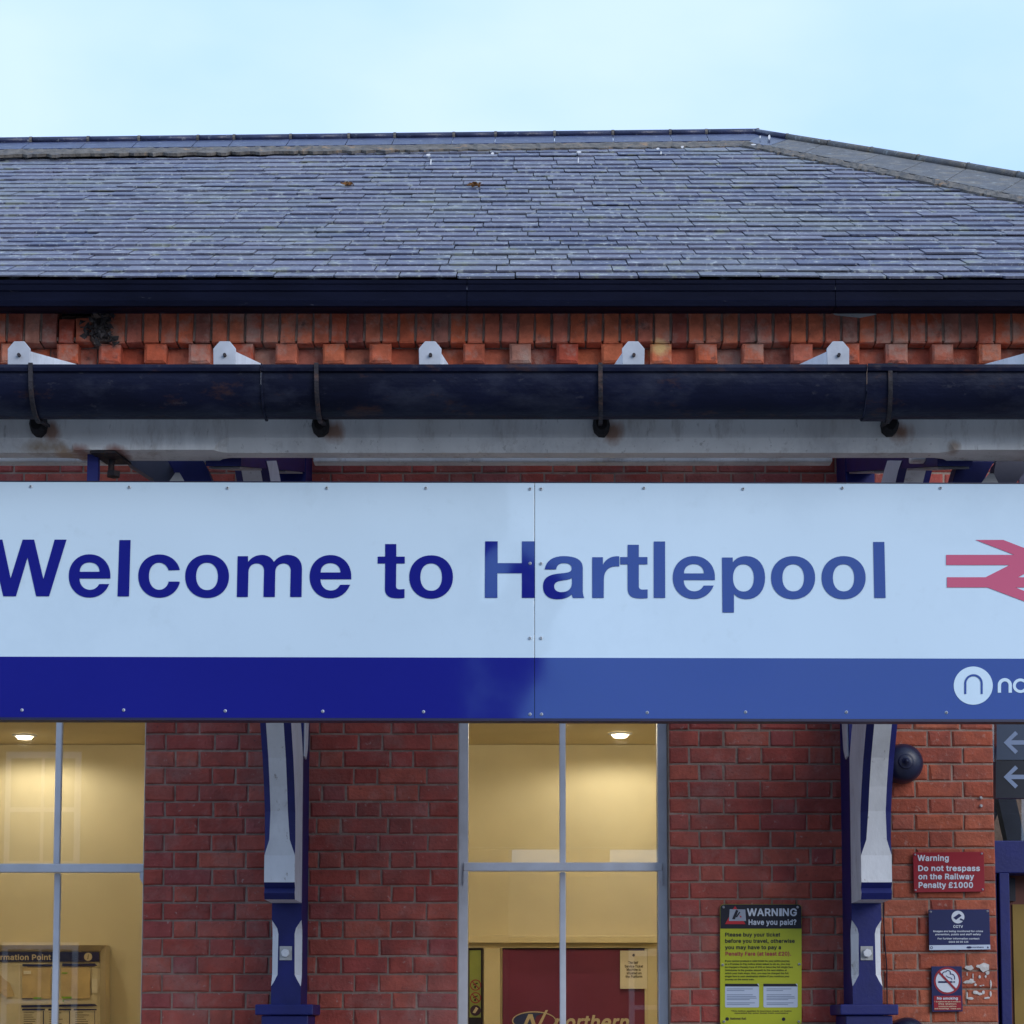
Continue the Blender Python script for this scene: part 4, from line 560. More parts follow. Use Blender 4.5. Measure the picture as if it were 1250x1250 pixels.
# hip tiles
hj = [924, 961, 1012, 1064, 1121, 1182, 1243, 1310, 1380]
def hl(x): return 158.5 + (x - 930) * .155 + max(0, x - 930) ** 2 * .00003
for a, b_ in zip(hj[:-1], hj[1:]):
    rt = MB(); rt.tube([roofpt(a + .8, hl(a) + 4.2, .06), roofpt(b_ - .8, hl(b_) + 4.2, .06)], .027, 12)
    o_ = rt.build('hip_tile', M_ridge if a < 940 else M_hip, rf, smooth=True)
    cl = MB(); cl.tube([roofpt(b_ - 1.6, hl(b_) + 4.2, .06), roofpt(b_ + 1.6, hl(b_) + 4.2, .06)], .030, 10); cl.build('joint_mortar', M_mortar_y, o_)
def hw(x): return 11 + (min(x, 1400) - 930) * .034
fj = [(928, 913), (962, 938), (1003, 982), (1075, 1046), (1128, 1100), (1180, 1155), (1250, 1222), (1330, 1300)]
for (a, a2), (b_, b2) in zip(fj[:-1], fj[1:]):
    q = [roofpt(a + .6, hl(a) + 6.5, .05), roofpt(b_ - .6, hl(b_) + 6.5, .05), roofpt(b2 - .6, hl(b2) + 7 + hw(b2), .055), roofpt(a2 + .6, hl(a2) + 7 + hw(a2), .055)]
    fl = MB(); fl.prism(q, [p - nrm * .012 for p in q]); fl.build('hip_flange', M_ridge if a < 940 else M_hip, rf)
strip([(912, hl(912) + 6 + hw(912)), (1290, hl(1290) + 6 + hw(1290))], [(906, hl(906) + 12 + hw(906)), (1290, hl(1290) + 13 + hw(1290))], .05, .04, 'hip_mortar', M_mortar_y, rf, 90)
# bird droppings
for (a, b_, w_, h_) in ((523, 188, 6, 3), (526, 197, 2, 9), (601, 187, 5, 3), (707, 186, 7, 3), (706, 196, 1.6, 8), (803, 183, 5, 3), (807, 188, 2, 5), (833, 181, 4, 3), (928, 170, 2, 3), (939, 170, 3.5, 6), (920, 179, 7, 2)):
    p0 = roofpt(a, b_, 0); sx = .006 * w_
    P = [(a + w_/2 * math.cos(t) * R.uniform(.6, 1.1), b_ + h_/2 * math.sin(t) * R.uniform(.7, 1.1)) for t in [i * math.pi / 6 for i in range(12)]]
    mb = MB(); mb.face([lift(roofpt(x_, y_, .060 if a > 910 else .038)) for x_, y_ in P]); mb.build('bird_dropping', M_glue, rf)

# eaves gutter
GY = -.33; ge = MB()
zt, zb = Z(342, GY), Z(374.5, GY)
prof = [(GY - .004, zt), (GY - .004, zt - .018), (GY, zt - .022), (GY, zt - .05), (GY + .006, zt - .056), (GY + .003, zb + .035), (GY - .006, zb + .028), (GY - .002, zb + .004), (GY + .01, zb), (GY + .06, zb + .002), (GY + .14, zb + .06), (GY + .14, zt - .03), (GY + .13, zt - .03), (GY + .125, zb + .01), (GY + .014, zb + .012), (GY + .012, zt)]
gj = [-9.3, X(-300, GY), X(568, GY), X(1030, GY), HE.x]
eg = None
for a, b_ in zip(gj[:-1], gj[1:]):
    mb = MB(); mb.prism([(a + .0015, y, z) for y, z in prof], [(b_ - .0015, y, z) for y, z in prof])
    o_ = mb.build('eaves_gutter', M_gut, B)
MB().box(-9, HE.x, -.19, -.10, zb + .05, zb + .10).build('soffit_board', M_gut, B)
shape('repair_patch', [[(1012, 380), (1068, 380), (1070, 384), (1050, 388), (1020, 385)]], yplane(CY - .02), 0, M_offw, B)

# windows -----------------------------------------------------------
YW = .11
def sash(x0, x1, mull_px, lab=None, left=False):
    wo = thing2('window')
def make_window(x0, x1, mc, tz0, tz1, stile):
    zh = ZH; fr = MB(); fo = stile
    fr.box(x0, x0 + fo, YW, YW + .12, ZS, zh); fr.box(x1 - fo, x1, YW, YW + .12, ZS, zh)
    fr.box(x0 + fo, x1 - fo, YW, YW + .12, zh - fo, zh); fr.box(x0 + fo, x1 - fo, YW - .04, YW + .12, ZS, ZS + .06)
    w_ = fr.build('window', M_bluef, B, bevel=.004)
    mr = MB(); mr.box(x0 + fo * .55, x1 - fo * .55, YW - .012, YW + .03, tz0, tz1); mr.build('meeting_rail', M_bluef, w_, bevel=.004)
    for (z0, z1, yo) in ((tz1, zh - fo, 0.004), (ZS + .06, tz0, .03)):
        q = MB(); q.box(mc - .0155, mc + .0155, YW + yo, YW + yo + .03, z0, z1); q.build('glazing_bar', M_bluef, w_, bevel=.005)
        for (xa, xb) in ((x0 + fo, mc), (mc, x1 - fo)):
            s_ = .012 ; st = MB(); xo = .013
            e0, e1 = xa + (.0155 if xa == mc else 0), xb - (.0155 if xb == mc else 0)
            g_ = MB(); g_.box(e0, e1, YW + yo + .018, YW + yo + .022, z0, z1); g_.build('pane', M_glass, w_)
    for sx, d in ((x0 + fo * .55, 1), (x1 - fo * .55, -1)):      # sash horns
        h = MB(); a = sx; b_ = sx + d * .022
        h.prism([(a, YW - .012, tz0), (b_, YW - .012, tz0), (b_, YW - .012, tz0 - .03), (a, YW - .012, tz0 - .07)], [(a, YW + .0, tz0), (b_, YW + .0, tz0), (b_, YW + .0, tz0 - .03), (a, YW + .0, tz0 - .07)]); h.build('sash_horn', M_bluef, w_)
    return w_
tz1, tz0 = Z(1053, YW), Z(1063.5, YW)
make_window(WC0, WC1, X(687, YW), tz0, tz1, X(571, YW) - WC0)
make_window(WL0, WL1, X(67.5, YW), tz0 - .006, tz1 - .006, .022)
# door opening at the right
MB().box(D0 + .002, D0 + 2.2, .10, .26, Z(1066, .1), Z(1026, .1)).build('door_lintel', M_blue, B, bevel=.006)
dj = MB(); dj.box(D0 + .002, D0 + .03, .11, .25, 0, Z(1066, .1)); dj.box(D0 + .038, D0 + .088, .09, .25, 0, Z(1066, .1)); dj.box(D0 + .03, D0 + .038, .13, .25, 0, Z(1066, .1)); dj.build('door_frame', M_blue, B, bevel=.004)
MB().box(D0 + .10, D0 + 2.1, .30, .34, .02, Z(1068, .3)).build('door', M_brown, B)
pp = MB(); pp.box(D0 + .148, D0 + .6, .29, .298, .3, Z(1104, .29)); pp.build('door_panel', M_yel, B)
MB().box(D0 + .125, D0 + .16, .27, .298, Z(1100, .28), Z(1072, .28)).build('door_closer', M_dark, B)
tg = MB(); tg.box(D0 + .002, D0 + 2.2, .18, .186, Z(1026, .1), ZH); tg.build('transom_pane', M_glass, B)
tb = MB()
for k in range(9):                                        # slanted bars built in place of canopy rafters reflected in the transom
    a = D0 - .5 + k * .34; tb.prism([(a, 2.0, 2.3), (a + .07, 2.0, 2.3), (a + .75, 2.0, 3.9), (a + .66, 2.0, 3.9)], [(a, 2.1, 2.3), (a + .07, 2.1, 2.3), (a + .75, 2.1, 3.9), (a + .66, 2.1, 3.9)])
tb.build('rafter_reflection_bar', mat('reflection_bar_paint', (.06, .07, .11), .5), B)
tb = MB(); a = D0 + .30; tb.prism([(a, 1.5, 3.2), (a + .10, 1.5, 3.2), (a + .30, 1.5, 2.2), (a + .20, 1.5, 2.2)], [(a, 1.6, 3.2), (a + .10, 1.6, 3.2), (a + .30, 1.6, 2.2), (a + .20, 1.6, 2.2)])  # paler slanted bar, also in place of a reflected rafter
tb.build('rafter_reflection_strut', mat('reflection_strut_paint', (.2, .22, .3), .5), B)
# rooms
YBK = 3.0; ZC = Z(909, YBK); XD = D0 - .3
def wallbox(name, *a, m=M_cream): 
    q = MB(); q.box(*a); return q.build(name, m, B)
wallbox('back_wall', -8.6, XD, YBK, YBK + .1, 0, ZC)
wallbox('side_wall', XD, XD + .1, yb + .003, YBK, 0, ZC)
wallbox('left_wall', -8.6, -8.5, yb + .003, YBK, 0, ZC)
wallbox('room_ceiling', -8.6, XD + .1, yb + .003, YBK + .1, ZC + .002, ZC + .12, m=M_ceil)
wallbox('room_floor', -8.6, XD + .1, yb + .003, YBK + .1, .004, .03, m=M_conc)
wallbox('room_front_lining', -8.5, XD, yb + .003, yb + .02, ZH, ZC)
for (a, b_) in ((-8.5, WL0), (WL1, WC0), (WC1, XD)): wallbox('room_front_lining', a, b_, yb + .003, yb + .02, .03, ZH - .002)
# interior doorway frame with poster
PB = yplane(YBK - .03)
dfm = MB()
def pbox(mb, x0, y0, x1, y1, Ya, Yb): 
    a = pt(x0, y1, Ya); b_ = pt(x1, y0, Ya); mb.box(a.x, b_.x, Ya, Yb, a.z, b_.z)
pbox(dfm, 560, 1142, 803, 1151, YBK - .09, YBK - .003)
pbox(dfm, 560, 1151.3, 802, 1157, YBK - .05, YBK - .003); pbox(dfm, 590, 1157.3, 611, 1500, YBK - .05, YBK - .003)
pbox(dfm, 792, 1157.3, 802, 1500, YBK - .05, YBK - .003); pbox(dfm, 560, 1157.3, 571, 1500, YBK - .05, YBK - .003)
for a in ((788.5, 1157.6, 791.5, 1500), (611.5, 1157.3, 613, 1500)): pbox(dfm, *a, YBK - .04, YBK - .003)
df = dfm.build('inner_door_frame', M_creamf, B, bevel=.004)

# hanging and mounted things indoors -----------------------------------
PO = yplane(YBK - .02)
def sign_root(name, px, py, Y, lab, cat, group=None): return thing(name, pt(px, py, Y), lab, cat, group)
po = sign_root('poster', 700, 1400, YBK - .02, 'maroon railway poster with an oval logo in the cream inner doorway', 'poster')
plate('poster_sheet', rect(613.5, 1158, 788, 1420), PO, .012, M_maroon, po)
plate('dark_border', rect(613.5, 1157.5, 788, 1159), PO, .012, M_dark, po, off=.002)
text('lettering', [('northern', 676, 768, 1256, 17)], PO, .003, M_creamink, po, .02, .22, 4)
ell = arc(652, 1246, 27, 11.5, 0, 360, 40); ell2 = arc(652, 1246, 25.6, 10.2, 0, 360, 40)
shape('logo_outline', [ell[:-1], ell2[:-1]], PO, .003, M_creamink, po)
shape('logo_half', [arc(649, 1246, 24, 10, 100, 270, 20) + [(655, 1240), (664, 1236.5)]], PO, .0022, mat('logo_blue', (.03, .05, .16), .4, 0), po)
shape('logo_letter', [[(634, 1262), (645, 1238), (650, 1238), (655, 1254), (666, 1233), (669, 1233), (656, 1260), (652, 1260), (647, 1243), (638, 1262)]], PO, .004, M_creamink, po)
st = sign_root('door_sticker_strip', 580, 1400, YBK - .02, 'narrow green-topped strip of prohibition stickers left of the maroon poster', 'sticker')
plate('strip_backing', rect(571.5, 1157.5, 589, 1420), PO, .010, M_dark, st)
plate('green_panel', rect(573, 1160, 587, 1242), PO, .008, mat('pale_green_vinyl', (.30, .36, .08), .5, .1, 12), st, off=.003)
for cy_, mm in ((1202.5, M_mag), (1218, M_mag)):
    shape('prohibition_ring', [arc(580.5, cy_, 6.8, 6.8, 0, 360, 28)[:-1], arc(580.5, cy_, 5.6, 5.6, 0, 360, 28)[:-1]], PO, .005, mm, st)
    shape('prohibition_bar', [[(575.6, cy_ - 4.4), (576.6, cy_ - 5.2), (585.4, cy_ + 4.2), (584.4, cy_ + 5)]], PO, .0065, mm, st)
    shape('pictogram', [[(577.5, cy_ - 1), (583, cy_ - 3), (583.5, cy_ - 2), (578, cy_ + .4)], [(579, cy_ + 1), (581, cy_ + 1), (581, cy_ + 4), (579, cy_ + 4)]], PO, .0045, M_dark, st)
shape('camera_disc', [arc(580.5, 1233.5, 6.6, 6.6, 0, 360, 28)[:-1]], PO, .005, mat('dark_violet_ink', (.04, .015, .05), .5, 0), st)
shape('camera_mark', [[(577, 1236), (581, 1229), (584, 1231), (580, 1237)]], PO, .0065, M_creamink, st)
nt_ = sign_root('notice', 773, 1210, YBK - .04, 'small cream paper notice taped to the top right of the maroon poster', 'notice')
plate('paper', rect(757, 1160.5, 790, 1207), yplane(YBK - .045), .002, M_paper, nt_)
text('lettering', [('The Self', 767, 779, 1176.5, 3), ('Service Ticket', 762.5, 785, 1181, 3), ('Machine is', 765, 782, 1185, 3), ('situated on', 765, 783, 1189.3, 3), ('the Platform', 763.5, 784, 1193.5, 3)], yplane(YBK - .045), .002, M_ink, nt_, .01)
shape('crest', [arc(773.5, 1166, 1.6, 1.8, 0, 360, 12)[:-1]], yplane(YBK - .045), .002, M_ink, nt_)
# information board
PI = yplane(YBK - .10)
ib = sign_root('information_board', 20, 1400, YBK - .1, 'framed station information board with a navy header seen through the left window', 'information board')
plate('backing', rect(-130, 1156, 128, 1420), PI, .08, M_ptan, ib, off=-.012)
fr = MB()
def frame_bar(loop):
    f0 = [ptp(x, y, PI) + Vector((0, -.03 if k in (0, 1) else -.004, 0)) for k, (x, y) in enumerate(loop)]; fr.prism(f0, [Vector((p.x, YBK - .01, p.z)) for p in f0])
frame_bar([(-135, 1154), (130.5, 1154), (122.5, 1161), (-135, 1161)]); frame_bar([(130.5, 1420), (130.5, 1154.2), (122.5, 1161.2), (122.5, 1420)])
fr.build('frame', mat('bronze_frame', (.46, .37, .22), .45, .1), ib)
shape('header', [rect(-100, 1162, 121, 1174)], PI, .0, M_navy, ib)
text('lettering', [('Information Point', -18, 62.5, 1171.7, 6.6)], PI, .003, M_creamink, ib, .012, 0, 3)
shape('info_disc', [arc(107.7, 1168, 5, 5, 0, 360, 24)[:-1]], PI, .003, M_creamink, ib)
text('info_letter', [('i', 107.0, 108.5, 1170.8, 5.4)], PI, .005, M_dark, ib, .02, .15)
shape('local_map', [rect(27, 1181, 62, 1219)], PI, .0, M_tan, ib); shape('area_map', [rect(74.5, 1181, 110, 1219)], PI, .0, M_tan, ib)
shape('coast_map', [[(-20, 1188), (0, 1190), (6, 1196), (12, 1200), (16, 1210), (18, 1216), (8, 1218), (0, 1212), (-20, 1214)]], PI, .0, M_tan, ib)
shape('sheet_edge', [rect(23, 1176, 24, 1420)], PI, .001, M_paper, ib)
shape('map_heading', [rect(27.5, 1177, 64, 1179.6), [(76, 1176), (116, 1176), (119, 1179.3), (76, 1179.3)], [(26, 1227), (116, 1225.5), (119, 1228), (26, 1229.8)], rect(27, 1231.5, 55, 1233.4), rect(59, 1231.5, 87, 1233.4), rect(90, 1231.5, 118, 1233.4), rect(52.4, 1234, 53.6, 1400), rect(84.4, 1234, 85.4, 1400), rect(115.4, 1234, 116.2, 1400), rect(27, 1218.6, 40, 1219.8)], PI, .002, M_navy, ib)
shape('green_mark', [rect(41, 1217.3, 50.5, 1219.7), rect(75.5, 1216.5, 88, 1219), rect(75.5, 1187, 82.5, 1188.6), rect(76.6, 1220.5, 78, 1223)], PI, .003, M_green, ib)
tx = []
for c0 in (29, 60, 92):
    for r_ in range(9): tx.append(rect(c0, 1236 + r_ * 2.6, c0 + R.uniform(9, 19), 1236.7 + r_ * 2.6))
shape('timetable_lines', tx, PI, .002, M_ink, ib)
shape('map_key', [rect(112, 1195, 119, 1212), rect(29, 1185, 38, 1189)], PI, .003, M_paper, ib)

# ceiling lights
def downlight(px, py, lab, vis=True):
    d = ray(px, py); p = CAM + d * ((ZC - CAM.z) / d.z); p.z = ZC
    t = thing('ceiling_light', p, lab, 'ceiling light', 'downlights in the waiting room ceiling')
    mb = MB(); k = 24
    pr = [(.075, 0), (.075, -.006), (.058, -.012), (.052, -.004)]
    v = [(p.x + r_ * math.cos(q * 2 * math.pi / k), p.y + r_ * math.sin(q * 2 * math.pi / k), ZC + z) for r_, z in pr for q in range(k)]
    mb.raw(v, [(i*k+q, i*k+(q+1) % k, (i+1)*k+(q+1) % k, (i+1)*k+q) for i in range(3) for q in range(k)]); mb.build('bezel', M_white, t, smooth=True)
    mb = MB(); mb.raw([(p.x + .052 * math.cos(q * 2 * math.pi / k), p.y + .052 * math.sin(q * 2 * math.pi / k), ZC - .012) for q in range(k)] + [(p.x + .04 * math.cos(q * 2 * math.pi / k), p.y + .04 * math.sin(q * 2 * math.pi / k), ZC - .026) for q in range(k)],
                      [(q, (q+1) % k, (q+1) % k + k, q + k) for q in range(k)] + [tuple(range(2*k-1, k-1, -1))]); mb.build('lens', EM, t)
    return p
EM = emit('lamp_glow', (1, .86, .58), 9.0)
lp = [downlight(30, 897, 'lit ceiling downlight seen through the left window'), downlight(757, 895, 'lit ceiling downlight seen through the centre window')]
for i, p in enumerate(lp):
    ld = bpy.data.lights.new('downlight_lamp', 'SPOT'); ld.energy = 24; ld.color = (1, .91, .72); ld.spot_size = math.radians(172); ld.spot_blend = .35; ld.shadow_soft_size = .05
    lo = bpy.data.objects.new('downlight_lamp', ld); lo.location = (p.x, p.y, ZC - .035); C.objects.link(lo)
for x in (-6.4, -4.1, -1.4, .2, 1.6):
    ld = bpy.data.lights.new('room_light', 'POINT'); ld.energy = 13.5; ld.color = (1, .90, .69); ld.shadow_soft_size = .06
    lo = bpy.data.objects.new('room_light', ld); lo.location = (x, 1.05, ZC - .12); C.objects.link(lo)

# ------------------------------------------------------------------ canopy
K = thing('platform_canopy', (0, -2.6, 0), 'platform canopy with white beam, black gutter and blue and white timber brackets', 'canopy')
# front beam
BY = -2.6; zb0 = Z(549, BY); zb1 = Z(500, BY); bd = .15; ch = .045; Xs0, Xs1 = X(262, BY), X(1168, BY); Xe = X(75, BY)
def beam_sec(x, c): return [(x, BY, zb1), (x, BY, zb0 + c), (x, BY + c*.9, zb0), (x, BY + bd - c*.9, zb0), (x, BY + bd, zb0 + c), (x, BY + bd, zb1)]
secs = [(-5.2, ch), (X(60, BY), ch), (X(75, BY), ch*.8), (X(79, BY), .001), (X(253, BY), .001), (X(258, BY), ch*.6), (X(268, BY), ch), (X(1158, BY), ch), (X(1170, BY), ch*.6), (X(1176, BY), .001), (5.4, .001)]
mb = MB(); n = 6
v = [p for x, c in secs for p in beam_sec(x, c)]
f = [(i*n+q, i*n+(q+1) % n, (i+1)*n+(q+1) % n, (i+1)*n+q) for i in range(len(secs)-1) for q in range(n)] + [tuple(range(n)), tuple(range(len(secs)*n-1, len(secs)*n-1-n, -1))]
mb.raw(v, f); beam = mb.build('front_beam', M_beam, K)
# inner strip (boarding edge) seen just below the beam
q = MB(); a = Z(557, -2.2); b_ = Z(566.5, -2.2); q.box(-5.2, X(258, -2.2), -2.23, -2.17, b_, a + .05); q.box(X(378, -2.2), X(1022, -2.2), -2.23, -2.17, b_, a + .05); q.box(X(1120, -2.2), 5.4, -2.23, -2.17, b_ + .008, a + .05)
q.build('inner_fascia', M_beam, K, bevel=.006)
# gutter
GR = .112; GYc = -2.775; 
def gut_prof():
    zt = Z(446, GYc - GR) ; P = []
    zc = zt - .035
    P += [(GYc - GR - .012, zt), (GYc - GR - .014, zt - .012), (GYc - GR - .010, zt - .024), (GYc - GR, zt - .026)]
    for i in range(33):
        t = math.radians(180 + 180 * i / 32); P.append((GYc + GR * math.cos(t), zc + (GR + .012) * math.sin(t)))
    P += [(GYc + GR, zt)]
    P += [(GYc + GR - .006, zt)]
    for i in range(33):
        t = math.radians(360 - 180 * i / 32); P.append((GYc + (GR-.006) * math.cos(t), zc + (GR + .006) * math.sin(t)))
    P += [(GYc - GR + .006, zt)]
    return P, zt, zc
GP, gzt, gzc = gut_prof()
gjx = [-5.3, X(313, -2.85), X(1066, -2.85), 5.5]
for i, (a, b_) in enumerate(zip(gjx[:-1], gjx[1:])):
    mb = MB(); mb.prism([(a + .002, y, z) for y, z in GP], [(b_ - .002, y, z) for y, z in GP]); 
    gm = mb.build('gutter', M_gutf, K)
    if i > 0:      # socket overlapping the joint
        P2 = []
        for y, z in GP[:38]: P2.append((GYc + (y - GYc) * 1.055, gzc + (z - gzc) * 1.05 - .001))
        s_ = MB(); back = [(GYc + (y - GYc) * 1.0, gzc + (z - gzc) * 1.0) for y, z in GP[:38]]
        wd = .005 if i == 1 else .105
        pr = P2 + back[::-1]
        s_.prism([(a, y, z) for y, z in pr], [(a + wd, y, z) for y, z in pr]); s_.build('socket', M_gutf, gm)
# gutter straps
for px_t, px_b in ((23, 48), (380, 392), (735, 734), (1097, 1085)):
    x = X(px_t, -2.9); mb = MB(); P = [(GYc - GR - .016, gzt + .004)]
    for i in range(11):
        t = math.radians(180 + 118 * i / 10); P.append((GYc + (GR + .010) * math.cos(t), gzc + (GR + .022) * math.sin(t)))
    P.append((BY - .02, Z(522, BY)))
    xx = [x + (X(px_b, BY) - x) * (i / (len(P) - 1)) ** 1.5 for i in range(len(P))]
    hw_ = .0075
    for i in range(len(P) - 1):
        y0, z0 = P[i]; y1, z1 = P[i+1]
        t = Vector((0, y1-y0, z1-z0)).normalized(); nn = Vector((0, t.z, -t.y)) * .005
        fr_ = [Vector((xx[i] - hw_, y0, z0)), Vector((xx[i] + hw_, y0, z0)), Vector((xx[i+1] + hw_, y1, z1)), Vector((xx[i+1] - hw_, y1, z1))]
        mb.prism([p - nn for p in fr_], [p + nn for p in fr_])
    st_ = mb.build('gutter_strap', M_iron, K)
    c_ = pt(px_b, 520, BY); nut = MB(); k = 10
    def ring(r_, y): return [(c_.x + r_ * math.cos(q * 2 * math.pi / k) * R.uniform(.92, 1.05), y, c_.z + r_ * 1.35 * math.sin(q * 2 * math.pi / k) * R.uniform(.95, 1.05)) for q in range(k)]
    rr = [ring(.034, BY - .002), ring(.032, BY - .03), ring(.022, BY - .05)]
    nut.raw(rr[0] + rr[1] + rr[2], [(i*k+q, i*k+(q+1) % k, (i+1)*k+(q+1) % k, (i+1)*k+q) for i in range(2) for q in range(k)] + [tuple(range(2*k, 3*k))]); nut.build('fixing_bolt', mat('black_iron', (.010, .009, .011), .8, .3), st_)
# iron plate under the beam and the hanger tube
hp = MB(); a, b_ = X(99, BY), X(127, BY); hp.prism([(a, BY - .001, zb0 - .004), (b_ + .01, BY - .001, zb0 - .004), (b_ + .04, BY + bd + .01, zb0 - .004), (a + .03, BY + bd + .01, zb0 - .004)], [(a, BY - .001, zb0 - .012), (b_ + .01, BY - .001, zb0 - .012), (b_ + .04, BY + bd + .01, zb0 - .012), (a + .03, BY + bd + .01, zb0 - .012)])
hpo = hp.build('hanger_plate', M_iron, K); MB().tube([(X(119, BY), BY + .10, zb0 - .01), (X(119, BY), BY + .10, zb0 - .06)], .012, 8).build('plate_bolt', M_iron, hpo)
MB().tube([(X(122, BY), BY + .10, zb0 - .055), (X(122, BY), BY + .10, zb0 - .075)], .026, 6).build('plate_nut', M_iron, hpo)
# rafters with octagonal white end caps
SLP = .264
caps = [(-229, 430), (23, 431), (274, 431.5), (525, 431), (773, 431.5), (1023, 432.5), (1273, 432)]
RY = -2.70
for px, py in caps:
    c_ = pt(px, 431.5, RY); w2 = 14.2 * (RY + 10) / F; mb = MB()
    zt_ = pt(px, 416.5, RY).z; zs = pt(px, 425.5, RY).z; z0 = zt_ - .16; wt = w2 * .45
    loop = [(-w2, z0), (-w2 * .93, zs - .05), (-w2, zs), (-wt, zt_), (wt, zt_), (w2, zs), (w2 * .93, zs - .05), (w2, z0)]
    loop = [(-w2*.92, z0), (-w2, zs), (-wt, zt_), (wt, zt_), (w2, zs), (w2*.92, z0)]
    L0 = 2.45
    zr = pt(px, 427.5, RY).z; rl = [(-w2 * .80, z0), (-w2 * .86, zr), (w2 * .86, zr), (w2 * .80, z0)]
    mb.prism([(c_.x + x, RY + .01, z) for x, z in rl], [(c_.x + x, RY + L0, z + SLP * L0) for x, z in rl])
    r_ = mb.build('rafter', M_white, K)
    e = MB(); e.prism([(c_.x + x, RY, z) for x, z in loop], [(c_.x + x, RY + .009, z) for x, z in loop]); e.build('end_cap', M_cap, r_, bevel=.002)
    b2 = MB(); b2.tube([(c_.x + .002, RY - .012, pt(px, 434, RY).z), (c_.x + .002, RY - .0, pt(px, 434, RY).z)], .0065, 8, up=(0, 0, 1)); b2.build('cap_screw', M_iron, r_)
for i in range(len(caps) - 1):
    a = pt(caps[i][0] + 15, 431, RY).x; b_ = pt(caps[i+1][0] - 15, 431, RY).x; z = gzt - .03
    gq = MB(); gq.prism([(a, RY, z), (b_, RY, z), (b_, RY + 2.6, z + SLP * 2.6), (a, RY + 2.6, z + SLP * 2.6)], [(a, RY, z - .006), (b_, RY, z - .006), (b_, RY + 2.6, z + SLP * 2.6 - .006), (a, RY + 2.6, z + SLP * 2.6 - .006)])
    gq.build('glazing_sheet', M_gtop, K)
